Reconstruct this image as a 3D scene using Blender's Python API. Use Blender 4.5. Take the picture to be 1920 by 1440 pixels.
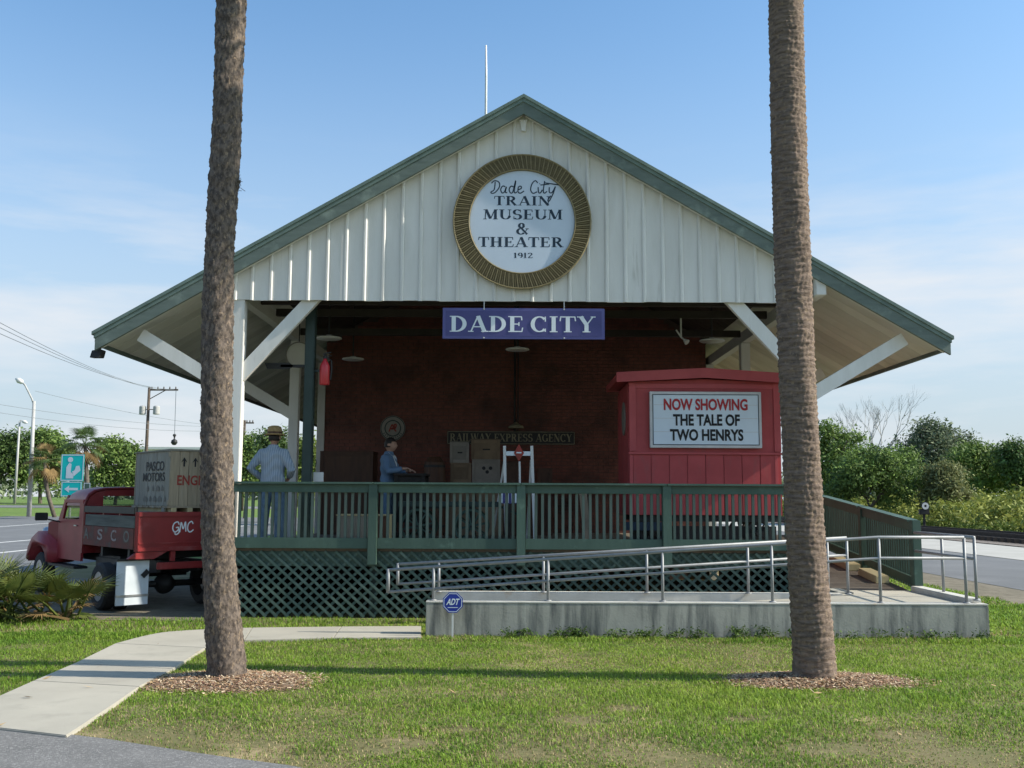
import bpy, bmesh, math, random
import numpy as np
from mathutils import Vector, Matrix, Euler

random.seed(7); RNG = np.random.default_rng(7)
R_ = math.radians
SC = bpy.context.scene
for _o in list(bpy.data.objects): bpy.data.objects.remove(_o)
COL = SC.collection

# ------------------------------------------------------------------ camera, sky, sun, exposure
F = 1868.0; EYE = 1.65; PITCH = math.atan(215 / F); ROLL = R_(0.3)
cd = bpy.data.cameras.new('camera'); cam = bpy.data.objects.new('camera', cd); COL.objects.link(cam)
cd.sensor_width = 36.0; cd.lens = 36.0 * F / 1920; cd.clip_end = 4000; cd.clip_start = 0.05
CM = Matrix.Rotation(math.pi / 2 + PITCH, 4, 'X') @ Matrix.Rotation(ROLL, 4, 'Z')
cam.matrix_world = Matrix.Translation((0, 0, EYE)) @ CM
SC.camera = cam

SUN_EL, SUN_AZ = 35.0, 95.2       # azimuth clockwise from +Y (the way the camera looks)
wd = bpy.data.worlds.new('World'); SC.world = wd; wd.use_nodes = True
nt = wd.node_tree; nt.nodes.clear()
def wn(t, **k):
    n = nt.nodes.new(t)
    for a, b in k.items(): setattr(n, a, b)
    return n
sky = wn('ShaderNodeTexSky', sky_type='NISHITA', sun_disc=False, sun_elevation=R_(SUN_EL), sun_rotation=R_(SUN_AZ),
         altitude=0, air_density=1.0, dust_density=1.6, ozone_density=1.6)
tc = wn('ShaderNodeTexCoord'); mp = wn('ShaderNodeMapping'); mp.inputs['Scale'].default_value = (1.6, 1.6, 9.0)
nz = wn('ShaderNodeTexNoise'); nz.inputs['Scale'].default_value = 1.7; nz.inputs['Detail'].default_value = 9; nz.inputs['Roughness'].default_value = 0.55
rp = wn('ShaderNodeValToRGB'); rp.color_ramp.elements[0].position = 0.42; rp.color_ramp.elements[1].position = 0.66
sx = wn('ShaderNodeSeparateXYZ')
mr = wn('ShaderNodeMapRange', interpolation_type='SMOOTHSTEP'); mr.inputs['From Min'].default_value = 0.36; mr.inputs['From Max'].default_value = 0.20
mr.inputs['To Min'].default_value = 0.0; mr.inputs['To Max'].default_value = 0.85
mul = wn('ShaderNodeMath', operation='MULTIPLY')
hz = wn('ShaderNodeMapRange', interpolation_type='SMOOTHSTEP'); hz.inputs['From Min'].default_value = 0.50; hz.inputs['From Max'].default_value = 0.0
hz.inputs['To Max'].default_value = 0.88
mx0 = wn('ShaderNodeMixRGB'); mx0.inputs[2].default_value = (1.85, 2.08, 2.32, 1)
mx = wn('ShaderNodeMixRGB'); mx.inputs[2].default_value = (2.6, 2.68, 2.8, 1)
tint = wn('ShaderNodeMixRGB', blend_type='MULTIPLY'); tint.inputs[0].default_value = 1.0; tint.inputs[2].default_value = (.50, .665, .73, 1)
bg = wn('ShaderNodeBackground'); bg.inputs['Strength'].default_value = 0.15
wo = wn('ShaderNodeOutputWorld')
lk = nt.links.new
lk(tc.outputs['Generated'], mp.inputs['Vector']); lk(mp.outputs['Vector'], nz.inputs['Vector'])
lk(nz.outputs['Fac'], rp.inputs['Fac']); lk(tc.outputs['Generated'], sx.inputs[0]); lk(sx.outputs['Z'], mr.inputs['Value'])
lk(sx.outputs['Z'], hz.inputs['Value']); lk(hz.outputs[0], mx0.inputs[0]); lk(sky.outputs[0], tint.inputs[1]); lk(tint.outputs[0], mx0.inputs[1])
lk(rp.outputs['Color'], mul.inputs[0]); lk(mr.outputs[0], mul.inputs[1]); lk(mul.outputs[0], mx.inputs[0])
lk(mx0.outputs[0], mx.inputs[1]); lk(mx.outputs[0], bg.inputs['Color']); lk(bg.outputs[0], wo.inputs['Surface'])

sd = bpy.data.lights.new('sun', 'SUN'); sun = bpy.data.objects.new('sun', sd); COL.objects.link(sun)
sd.energy = 3.3; sd.angle = R_(0.5); sd.color = (1.0, 0.92, 0.79)
SDIR = Vector((math.sin(R_(SUN_AZ)) * math.cos(R_(SUN_EL)), math.cos(R_(SUN_AZ)) * math.cos(R_(SUN_EL)), math.sin(R_(SUN_EL))))
sun.rotation_euler = SDIR.to_track_quat('Z', 'Y').to_euler(); sun.location = (40, -5, 40)
SC.view_settings.view_transform = 'Standard'; SC.view_settings.look = 'None'
SC.view_settings.exposure = 1.120; SC.view_settings.gamma = 1.0; SC.view_settings.use_curve_mapping = False

# ------------------------------------------------------------------ measuring helpers
C3 = CM.to_3x3()
def ray(px, py): return C3 @ Vector(((px - 960) / F, (720 - py) / F, -1))
def PX(px, py, y):
    d = ray(px, py); return Vector((0, 0, EYE)) + d * (y / d.y)
def GP(px, py, z=0.0):
    d = ray(px, py); return Vector((0, 0, EYE)) + d * ((z - EYE) / d.z)
def gz(x, y):                      # the land rises gently beyond the road on the left
    return max(0.0, min(y, 140) - 50) * 0.0105 * min(1, max(0, (4 - x) / 12.0))

# ------------------------------------------------------------------ materials
def mat(name, c, c2=None, scale=6.0, rough=0.7, bump=0.0, bscale=60.0, stretch=(1, 1, 1), metal=0.0, vary=0.0,
        lo=0.35, hi=0.7, spec=0.3, attr=None, trans=0.0, stain=None, sscale=3.0, sstretch=(1, 1, 1), slo=0.52, shi=0.75, detail=6):
    m = bpy.data.materials.new(name); m.use_nodes = True; t = m.node_tree; n = t.nodes; l = t.links
    b = n['Principled BSDF']; b.inputs['Roughness'].default_value = rough; b.inputs['Metallic'].default_value = metal
    b.inputs['Specular IOR Level'].default_value = spec
    tc = n.new('ShaderNodeTexCoord'); oi = n.new('ShaderNodeObjectInfo')
    off = n.new('ShaderNodeVectorMath'); off.operation = 'MULTIPLY_ADD'
    off.inputs[1].default_value = (1, 1, 1)
    rv = n.new('ShaderNodeMath'); rv.operation = 'MULTIPLY'; rv.inputs[1].default_value = 37.0; l.new(oi.outputs['Random'], rv.inputs[0])
    l.new(tc.outputs['Object'], off.inputs[0]); l.new(rv.outputs[0], off.inputs[2])
    def noise(sc, st, dt=detail):
        mp = n.new('ShaderNodeMapping'); mp.inputs['Scale'].default_value = st; l.new(off.outputs[0], mp.inputs['Vector'])
        z = n.new('ShaderNodeTexNoise'); z.inputs['Scale'].default_value = sc; z.inputs['Detail'].default_value = dt
        z.inputs['Roughness'].default_value = 0.6; l.new(mp.outputs[0], z.inputs['Vector']); return z
    def rng(src, a, b_):
        r = n.new('ShaderNodeMapRange'); r.inputs['From Min'].default_value = a; r.inputs['From Max'].default_value = b_
        l.new(src, r.inputs['Value']); return r.outputs[0]
    if attr:
        at = n.new('ShaderNodeAttribute'); at.attribute_name = attr; out = at.outputs['Color']
    elif c2 is not None:
        mxx = n.new('ShaderNodeMixRGB'); mxx.inputs[1].default_value = (*c, 1); mxx.inputs[2].default_value = (*c2, 1)
        l.new(rng(noise(scale, stretch).outputs['Fac'], lo, hi), mxx.inputs[0]); out = mxx.outputs[0]
    else:
        rgb = n.new('ShaderNodeRGB'); rgb.outputs[0].default_value = (*c, 1); out = rgb.outputs[0]
    if stain is not None:
        ms = n.new('ShaderNodeMixRGB'); ms.inputs[2].default_value = (*stain, 1); l.new(out, ms.inputs[1])
        l.new(rng(noise(sscale, sstretch, 8).outputs['Fac'], slo, shi), ms.inputs[0]); out = ms.outputs[0]
    if vary:
        hs = n.new('ShaderNodeHueSaturation'); l.new(out, hs.inputs['Color'])
        vr = n.new('ShaderNodeMapRange'); vr.inputs['To Min'].default_value = 1 - vary; vr.inputs['To Max'].default_value = 1 + vary
        l.new(oi.outputs['Random'], vr.inputs['Value']); l.new(vr.outputs[0], hs.inputs['Value']); out = hs.outputs[0]
    l.new(out, b.inputs['Base Color'])
    if bump:
        bp = n.new('ShaderNodeBump'); bp.inputs['Strength'].default_value = bump; bp.inputs['Distance'].default_value = 0.01
        l.new(noise(bscale, stretch, 4).outputs['Fac'], bp.inputs['Height']); l.new(bp.outputs[0], b.inputs['Normal'])
    if trans:
        tr = n.new('ShaderNodeBsdfTranslucent'); l.new(out, tr.inputs['Color'])
        ms2 = n.new('ShaderNodeMixShader'); ms2.inputs[0].default_value = trans
        l.new(b.outputs[0], ms2.inputs[1]); l.new(tr.outputs[0], ms2.inputs[2])
        l.new(ms2.outputs[0], n['Material Output'].inputs['Surface'])
    return m
M = {}
M['white'] = mat('white_paint', (.71, .70, .665), (.63, .62, .58), 2.0, .6, .15, 30, (3, 3, .6), vary=.04, stain=(.42, .41, .36), sscale=2.5, sstretch=(4, 4, .5), slo=.62, shi=.85)
M['soffit'] = mat('soffit_paint', (.66, .655, .61), (.56, .55, .50), 1.5, .7, .1, 30, vary=.16)
M['fascia'] = mat('green_grey_fascia', (.15, .188, .165), (.105, .137, .12), 3, .6, .2, 30, (1, 1, 4), stain=(.27, .33, .28), sscale=4, slo=.55, shi=.8)
M['fasciatrim'] = mat('green_metal_edge', (.165, .225, .195), (.11, .155, .137), 5, .45, .1, 20)
M['roof'] = mat('green_roof_metal', (.07, .15, .12), (.05, .11, .09), 2, .45)
M['green'] = mat('green_fence_paint', (.064, .112, .088), (.047, .086, .068), 3, .55, .2, 40, (1, 1, .3), vary=.09, stain=(.12, .20, .16), sscale=6, slo=.6, shi=.85)
M['lattice'] = mat('green_lattice_paint', (.075, .120, .098), (.052, .09, .074), 4, .6, .1, 40, vary=.15, stain=(.14, .2, .17), sscale=5)
M['baluster'] = mat('pale_green_baluster', (.115, .15, .125), (.085, .12, .10), 5, .65, .2, 40, (1, 1, .3), vary=.12)  # lighter, greyer green than the rails
M['dkgreen'] = mat('dark_green_paint', (.030, .050, .045), (.02, .036, .032), 4, .45)
M['brick'] = mat('old_red_brick', (.22, .085, .064), (.145, .06, .05), 9, .85, .3, 50, attr=None, stain=(.06, .036, .032), sscale=1.4, slo=.48, shi=.72)
M['mortar'] = mat('brick_mortar', (.11, .08, .07), (.08, .06, .053), 8, .9)
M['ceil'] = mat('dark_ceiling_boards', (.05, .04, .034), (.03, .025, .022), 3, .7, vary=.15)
M['deck'] = mat('deck_boards', (.16, .13, .10), (.11, .09, .07), 4, .8, .2, 30, vary=.15)
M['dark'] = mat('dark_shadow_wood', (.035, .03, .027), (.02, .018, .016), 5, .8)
M['black'] = mat('black_paint', (.02, .02, .021), (.03, .03, .03), 8, .5)
M['red'] = mat('booth_red_paint', (.44, .072, .076), (.36, .056, .06), 3, .5, .1, 40, vary=.05, stain=(.30, .085, .085), sscale=3.5, sstretch=(2, 2, .6), slo=.55, shi=.8)
M['redtrim'] = mat('booth_red_trim', (.47, .085, .09), (.40, .068, .074), 3, .45)
M['concrete'] = mat('ramp_concrete', (.41, .395, .345), (.33, .32, .28), 3, .85, .25, 40, stain=(.11, .115, .11), sscale=2.4, sstretch=(3.2, 3.2, .35), slo=.46, shi=.68)
M['cap'] = mat('pale_concrete_top', (.55, .54, .50), (.44, .43, .39), 4, .85, .2, 50, stain=(.44, .28, .13), sscale=1.3, slo=.58, shi=.72)
M['walk'] = mat('sidewalk_concrete', (.40, .375, .315), (.34, .32, .27), 1.5, .85, .2, 70, vary=.05, stain=(.27, .26, .22), sscale=2.6, slo=.55, shi=.85)
M['asphalt'] = mat('worn_asphalt', (.17, .168, .165), (.125, .124, .122), 3, .95, .6, 120, stain=(.30, .295, .29), sscale=55, slo=.5, shi=.7)
M['asphalt2'] = mat('grey_asphalt', (.16, .165, .17), (.12, .125, .13), .6, .9, .2, 40)  # plain grey asphalt of the farther roads
M['paleroad'] = mat('pale_concrete_pad', (.42, .41, .38), (.35, .34, .31), .8, .9)
M['paint'] = mat('road_paint', (.7, .7, .68), (.55, .55, .53), 3, .7)
M['ground'] = mat('lawn_soil', (.12, .12, .045), (.18, .15, .075), 1.6, .95, .4, 30, stain=(.32, .25, .14), sscale=1.3, slo=.55, shi=.7)
M['farlawn'] = mat('far_lawn', (.12, .20, .035), (.10, .155, .03), 1.5, .95, stain=(.17, .17, .06), sscale=.6)
M['dirt'] = mat('bare_dirt', (.20, .175, .13), (.13, .115, .08), 3, .95, .5, 40, stain=(.09, .075, .05), sscale=7)
M['ballast'] = mat('track_ballast', (.22, .19, .165), (.12, .10, .09), 14, .95, .6, 30)
M['rail'] = mat('rusty_rail', (.065, .048, .042), (.04, .032, .03), 8, .6, metal=.3)
M['sleeper'] = mat('rail_tie', (.05, .042, .036), (.035, .03, .027), 8, .9)
M['galv'] = mat('galvanised_pipe', (.30, .31, .32), (.22, .23, .24), 6, .55, metal=.2, spec=.5)
M['bark1'] = mat('palm_bark_mottled', (.145, .115, .094), (.06, .048, .041), 30, .95, .8, 60, (1, 1, .55), stain=(.24, .18, .125), sscale=38, sstretch=(1, 1, .5), slo=.55, shi=.66, lo=.42, hi=.6)
M['bark2'] = mat('palm_bark_ringed', (.215, .16, .125), (.11, .083, .067), 9, .95, .8, 40, (1, 1, 5), stain=(.27, .20, .135), sscale=30, sstretch=(1, 1, .7), slo=.55, shi=.68, lo=.4, hi=.62)
M['bark'] = mat('grey_bark', (.15, .125, .10), (.08, .07, .055), 8, .9, .4, 30)
M['chip'] = mat('bark_mulch', (.30, .21, .13), attr='col', rough=.95)
M['mulch'] = mat('mulch_bed', (.24, .16, .10), (.14, .095, .06), 30, .95, .6, 60)
M['grass'] = mat('grass_blades', (.1, .15, .03), attr='col', rough=.55, trans=.45, spec=.2)
M['leaf'] = mat('tree_leaves', (.06, .1, .03), attr='col', rough=.6, trans=.25, spec=.2)
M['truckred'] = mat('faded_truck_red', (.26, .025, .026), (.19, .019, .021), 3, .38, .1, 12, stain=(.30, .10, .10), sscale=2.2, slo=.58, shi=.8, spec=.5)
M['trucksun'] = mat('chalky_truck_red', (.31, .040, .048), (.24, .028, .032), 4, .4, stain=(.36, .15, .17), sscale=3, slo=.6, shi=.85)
M['rust'] = mat('rotted_wood_red', (.19, .065, .05), (.10, .055, .045), 5, .8, .4, 30, stain=(.12, .12, .10), sscale=5)
M['greyplank'] = mat('grey_rotted_plank', (.15, .16, .14), (.085, .09, .08), 5, .9, .4, 20, (.3, 3, 3))
M['wornletter'] = mat('worn_letter_paint', (.36, .34, .32), (.22, .12, .1), 20, .8)
M['rubber'] = mat('tyre_rubber', (.028, .028, .03), (.04, .04, .04), 10, .8)
M['chrome'] = mat('dull_hub_metal', (.55, .56, .58), (.35, .35, .36), 6, .3, metal=.8, spec=.5)
M['flap'] = mat('white_mud_flap', (.60, .66, .70), (.52, .58, .62), 4, .5)
M['glass'] = mat('window_glass', (.10, .13, .14), None, rough=.08, spec=.8)
M['crate'] = mat('weathered_crate_wood', (.36, .30, .215), (.26, .22, .16), 5, .85, .3, 25, (6, 6, .5), vary=.10, stain=(.36, .33, .27), sscale=3, sstretch=(5, 5, .4))
M['crategrey'] = mat('grey_crate_wood', (.31, .295, .25), (.23, .22, .185), 5, .85, .3, 25, (5, 5, .5), vary=.10)
M['brownwood'] = mat('dark_brown_wood', (.095, .048, .03), (.06, .032, .022), 4, .55, .1, 20, (4, 4, .6), vary=.1)
M['tanbox'] = mat('tan_box_wood', (.24, .18, .12), (.17, .125, .085), 5, .8, vary=.2)
M['greybox'] = mat('grey_box_wood', (.27, .25, .22), (.20, .19, .17), 5, .8, vary=.15)
M['ink'] = mat('black_ink', (.016, .017, .02), (.022, .022, .025), 9, .6)
M['navy'] = mat('navy_ink', (.018, .035, .06), (.022, .04, .065), 9, .5)
M['redink'] = mat('red_ink', (.45, .03, .04), (.4, .03, .04), 9, .5)
M['stred'] = mat('stencil_red', (.33, .05, .04), (.24, .06, .045), 14, .8)
M['faint'] = mat('faded_stencil', (.17, .16, .14), (.22, .2, .165), 14, .9)
M['signblue'] = mat('dade_sign_blue', (.075, .075, .22), (.065, .065, .19), 4, .5)
M['signblue2'] = mat('dade_sign_border', (.11, .11, .29), (.09, .09, .25), 4, .5)
M['signwhite'] = mat('sign_white', (.70, .76, .80), (.64, .70, .75), 4, .5)
M['panelblue'] = mat('round_sign_face', (.56, .64, .74), (.51, .59, .69), 2, .5)
M['gold'] = mat('gold_rope_ring', (.16, .128, .060), (.10, .08, .04), 14, .55)
M['goldpale'] = mat('pale_gold_edge', (.27, .22, .115), (.19, .155, .08), 14, .5)
M['marquee'] = mat('marquee_panel', (.70, .79, .88), (.65, .74, .83), 2, .35)
M['silver'] = mat('silver_frame', (.60, .60, .61), (.5, .5, .51), 5, .4, metal=.2)
M['teal'] = mat('teal_sign', (.0, .56, .53), (.0, .52, .50), 4, .4)
M['adtblue'] = mat('octagon_blue', (.025, .05, .33), (.02, .04, .28), 4, .4)
M['gilt'] = mat('faded_gilt_letters', (.30, .27, .18), (.22, .2, .14), 6, .6)
M['lamp'] = mat('lamp_white', (.66, .66, .64), (.58, .58, .56), 6, .4)
M['extred'] = mat('extinguisher_red', (.50, .03, .04), (.42, .03, .035), 6, .35, spec=.5)
M['pole'] = mat('pale_pole', (.42, .42, .41), (.34, .34, .33), 4, .6)
M['polewood'] = mat('pole_wood', (.11, .085, .065), (.07, .055, .045), 6, .9)
M['wire'] = mat('wire_grey', (.16, .18, .20), None, rough=.6)
M['skin'] = mat('skin', (.42, .25, .18), (.38, .22, .16), 8, .6)
M['denim'] = mat('blue_denim', (.12, .20, .30), (.08, .14, .22), 12, .85)
M['jacket'] = mat('blue_work_shirt', (.13, .21, .32), (.10, .165, .26), 9, .85)
M['straw'] = mat('tan_straw', (.38, .27, .13), (.29, .20, .09), 20, .9, .4, 40)
M['hair'] = mat('dark_hair', (.02, .016, .014), (.03, .024, .02), 20, .6)
M['sunlitwood'] = mat('sunlit_timber', (.52, .44, .25), (.42, .35, .2), 5, .8)  # timber shown as sunlit, the light is in its pale colour
def stripes():
    m = mat('striped_shirt', (.4, .45, .5)); t = m.node_tree; n = t.nodes; l = t.links; b = n['Principled BSDF']
    tc = n.new('ShaderNodeTexCoord'); mp = n.new('ShaderNodeMapping'); mp.inputs['Scale'].default_value = (.5, 1, .08)
    w = n.new('ShaderNodeTexWave'); w.bands_direction = 'Y'; w.inputs['Scale'].default_value = 10; w.inputs['Distortion'].default_value = 1.6; w.inputs['Detail'].default_value = 3; w.inputs['Detail Scale'].default_value = 2
    mxx = n.new('ShaderNodeMixRGB'); mxx.inputs[1].default_value = (.21, .28, .37, 1); mxx.inputs[2].default_value = (.35, .42, .50, 1)
    l.new(tc.outputs['Object'], mp.inputs['Vector']); l.new(mp.outputs[0], w.inputs['Vector']); l.new(w.outputs['Fac'], mxx.inputs[0]); l.new(mxx.outputs[0], b.inputs['Base Color'])
    return m
M['stripe'] = stripes()

# ------------------------------------------------------------------ building helpers
WM = {}
def tag(o, label=None, cat=None, group=None, kind=None):
    if label: o['label'] = label
    if cat: o['category'] = cat
    if group: o['group'] = group
    if kind: o['kind'] = kind
    return o
def thing(name, label, cat, loc=(0, 0, 0), rz=0.0, group=None):
    o = bpy.data.objects.new(name, None); o.empty_display_size = .2; COL.objects.link(o)
    o.location = loc; o.rotation_euler = (0, 0, rz)
    WM[o.name] = Matrix.Translation(loc) @ Matrix.Rotation(rz, 4, 'Z')
    return tag(o, label, cat, group)
class MB:
    def __init__(s): s.v = []; s.f = []
    def add(s, vs, fs):
        k = len(s.v); s.v += [tuple(a) for a in vs]; s.f += [tuple(i + k for i in f) for f in fs]; return s
    def hexa(s, p):
        return s.add(p, [(0, 3, 2, 1), (4, 5, 6, 7), (0, 1, 5, 4), (1, 2, 6, 5), (2, 3, 7, 6), (3, 0, 4, 7)])
    def box(s, a, b):
        x0, y0, z0 = a; x1, y1, z1 = b
        return s.hexa([(x0, y0, z0), (x1, y0, z0), (x1, y1, z0), (x0, y1, z0), (x0, y0, z1), (x1, y0, z1), (x1, y1, z1), (x0, y1, z1)])
    def bar(s, p, q, w, h, up=(0, 0, 1)):
        p = Vector(p); q = Vector(q); d = (q - p).normalized(); up = Vector(up)
        sd = d.cross(up)
        if sd.length < 1e-4: sd = d.cross(Vector((0, 1, 0)))
        sd.normalize(); u = sd.cross(d).normalized(); a = sd * w / 2; b = u * h / 2
        return s.hexa([p - a - b, p + a - b, q + a - b, q - a - b, p - a + b, p + a + b, q + a + b, q - a + b])
    def tube(s, pts, rs, n=8, cap=True):
        pts = [Vector(p) for p in pts]
        if not isinstance(rs, (list, tuple)): rs = [rs] * len(pts)
        k = len(s.v); m = len(pts); ref = None
        for i, p in enumerate(pts):
            d = (pts[min(i + 1, m - 1)] - pts[max(i - 1, 0)]).normalized()
            if ref is None:
                ref = d.orthogonal().normalized()
            ref = (ref - d * ref.dot(d))
            ref = ref.normalized() if ref.length > 1e-5 else d.orthogonal().normalized()
            b = d.cross(ref)
            for j in range(n):
                a = 2 * math.pi * j / n
                s.v.append(tuple(p + (ref * math.cos(a) + b * math.sin(a)) * rs[i]))
        for i in range(m - 1):
            for j in range(n):
                a = k + i * n + j; b_ = k + i * n + (j + 1) % n
                s.f.append((a, b_, b_ + n, a + n))
        if cap:
            s.f.append(tuple(k + j for j in reversed(range(n)))); s.f.append(tuple(k + (m - 1) * n + j for j in range(n)))
        return s
    def lathe(s, prof, c=(0, 0, 0), axis=(0, 0, 1), n=24):
        c = Vector(c); ax = Vector(axis).normalized(); e = ax.orthogonal().normalized(); g = ax.cross(e); k = len(s.v)
        for r, h in prof:
            for j in range(n):
                a = 2 * math.pi * j / n; s.v.append(tuple(c + ax * h + (e * math.cos(a) + g * math.sin(a)) * max(r, 1e-4)))
        for i in range(len(prof) - 1):
            for j in range(n):
                a = k + i * n + j; b = k + i * n + (j + 1) % n; s.f.append((a, b, b + n, a + n))
        shut = prof[0] == prof[-1]
        if prof[0][0] > 1e-3 and not shut: s.f.append(tuple(k + j for j in reversed(range(n))))
        if prof[-1][0] > 1e-3 and not shut: s.f.append(tuple(k + (len(prof) - 1) * n + j for j in range(n)))
        return s
    def prism(s, poly, vec):
        vec = Vector(vec); n = len(poly); a = [Vector(p) for p in poly]; b = [p + vec for p in a]
        return s.add(a + b, [tuple(reversed(range(n))), tuple(range(n, 2 * n))] + [(i, (i + 1) % n, (i + 1) % n + n, i + n) for i in range(n)])
    def build(s, name, m, parent=None, local=False, smooth=False, bevel=0, **tags):
        V = [Vector(p) for p in s.v]
        PM = WM[parent.name] if parent is not None else Matrix.Identity(4)
        if parent is not None and not local:
            inv = PM.inverted(); V = [inv @ p for p in V]
        lo = Vector((min(p.x for p in V), min(p.y for p in V), min(p.z for p in V))); hi = Vector((max(p.x for p in V), max(p.y for p in V), max(p.z for p in V)))
        o0 = Vector(((lo.x + hi.x) / 2, (lo.y + hi.y) / 2, lo.z))
        me = bpy.data.meshes.new(name); me.from_pydata([tuple(p - o0) for p in V], [], s.f); me.materials.append(m)
        bm = bmesh.new(); bm.from_mesh(me); bmesh.ops.recalc_face_normals(bm, faces=bm.faces)
        if bevel: bmesh.ops.bevel(bm, geom=[e for e in bm.edges if len(e.link_faces) == 2 and e.calc_face_angle(0) > .5], offset=bevel, segments=2, affect='EDGES')
        bm.to_mesh(me); bm.free()
        if smooth: me.polygons.foreach_set('use_smooth', [True] * len(me.polygons))
        o = bpy.data.objects.new(name, me); COL.objects.link(o); o.location = o0
        if parent is not None: o.parent = parent
        WM[o.name] = PM @ Matrix.Translation(o0)
        return tag(o, **tags)
def part(name, m, parent, fn, **k):
    b = MB(); fn(b); return b.build(name, m, parent, **k)
def flat(name, m, parent, tris, org, R=(1, 0, 0), U=(0, 0, 1), off=.003, **k):
    """tris: (verts2d, faces) laid on the plane org + R*u + U*v, raised off"""
    org, R, U = Vector(org), Vector(R), Vector(U); N = R.cross(U); b = MB()
    b.add([org + R * q[0] + U * q[1] + N * (off + (q[2] if len(q) > 2 else 0)) for q in tris[0]], tris[1])
    V = b.v
    o = b.build(name, m, parent, **k); return o
def copy_tree(o, parent=None):
    c = o.copy(); COL.objects.link(c)
    if parent is not None: c.parent = parent
    for ch in list(o.children): copy_tree(ch, c)
    return c

# ---- writing
def text2d(s, x, y, w, h, bold=.0, align='fit'):
    cu = bpy.data.curves.new('t', 'FONT'); cu.body = s; cu.size = 1; cu.offset = bold; cu.resolution_u = 4
    o = bpy.data.objects.new('t', cu); me = o.to_mesh()
    V = [(v.co.x, v.co.y) for v in me.vertices]; Fs = [tuple(p.vertices) for p in me.polygons]
    o.to_mesh_clear(); bpy.data.objects.remove(o); bpy.data.curves.remove(cu)
    x0, x1 = min(v[0] for v in V), max(v[0] for v in V); y0, y1 = min(v[1] for v in V), max(v[1] for v in V)
    return [(x + (a - x0) / (x1 - x0) * w, y + (b - y0) / (y1 - y0) * h) for a, b in V], Fs
def ribbon(pts, ws):
    vs, fs = [], []; n = len(pts)
    for i, (x, y) in enumerate(pts):
        ax, ay = pts[max(i - 1, 0)]; bx, by = pts[min(i + 1, n - 1)]
        dx, dy = bx - ax, by - ay; L = math.hypot(dx, dy) or 1; nx, ny = -dy / L, dx / L; w = ws[i] / 2
        vs += [(x - nx * w, y - ny * w), (x + nx * w, y + ny * w)]
    for i in range(n - 1): fs.append((2 * i, 2 * i + 2, 2 * i + 3, 2 * i + 1))
    return vs, fs
def spline(P, k=8):
    out = []
    for i in range(len(P) - 1):
        p0 = P[max(i - 1, 0)]; p1 = P[i]; p2 = P[i + 1]; p3 = P[min(i + 2, len(P) - 1)]
        for j in range(k):
            t = j / k
            out.append(tuple(.5 * (2 * p1[a] + (-p0[a] + p2[a]) * t + (2 * p0[a] - 5 * p1[a] + 4 * p2[a] - p3[a]) * t * t + (-p0[a] + 3 * p1[a] - 3 * p2[a] + p3[a]) * t ** 3) for a in range(2)))
    return out + [P[-1]]
def script2d(strokes, x, y, sx_, sy_, w, k=6, slant=0.0):
    V, Fs = [], []
    for P in strokes:
        pts = spline([(x + (a + slant * b) * sx_, y + b * sy_) for a, b in P], k)
        v, f = ribbon(pts, [w] * len(pts)); o = len(V); V += [(a, c_, len(Fs) * 2e-6) for a, c_ in v]; Fs += [tuple(i + o for i in q) for q in f]
    return V, Fs
TH, TN = .20, .07
def stem(x): return [('s', x, 0, x, 1, TH), ('f', x, 0, .38), ('f', x, 1, .38)]
def arc(cx, cy, rx, ry, a0, a1): return ('a', cx, cy, rx, ry, a0, a1)
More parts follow.
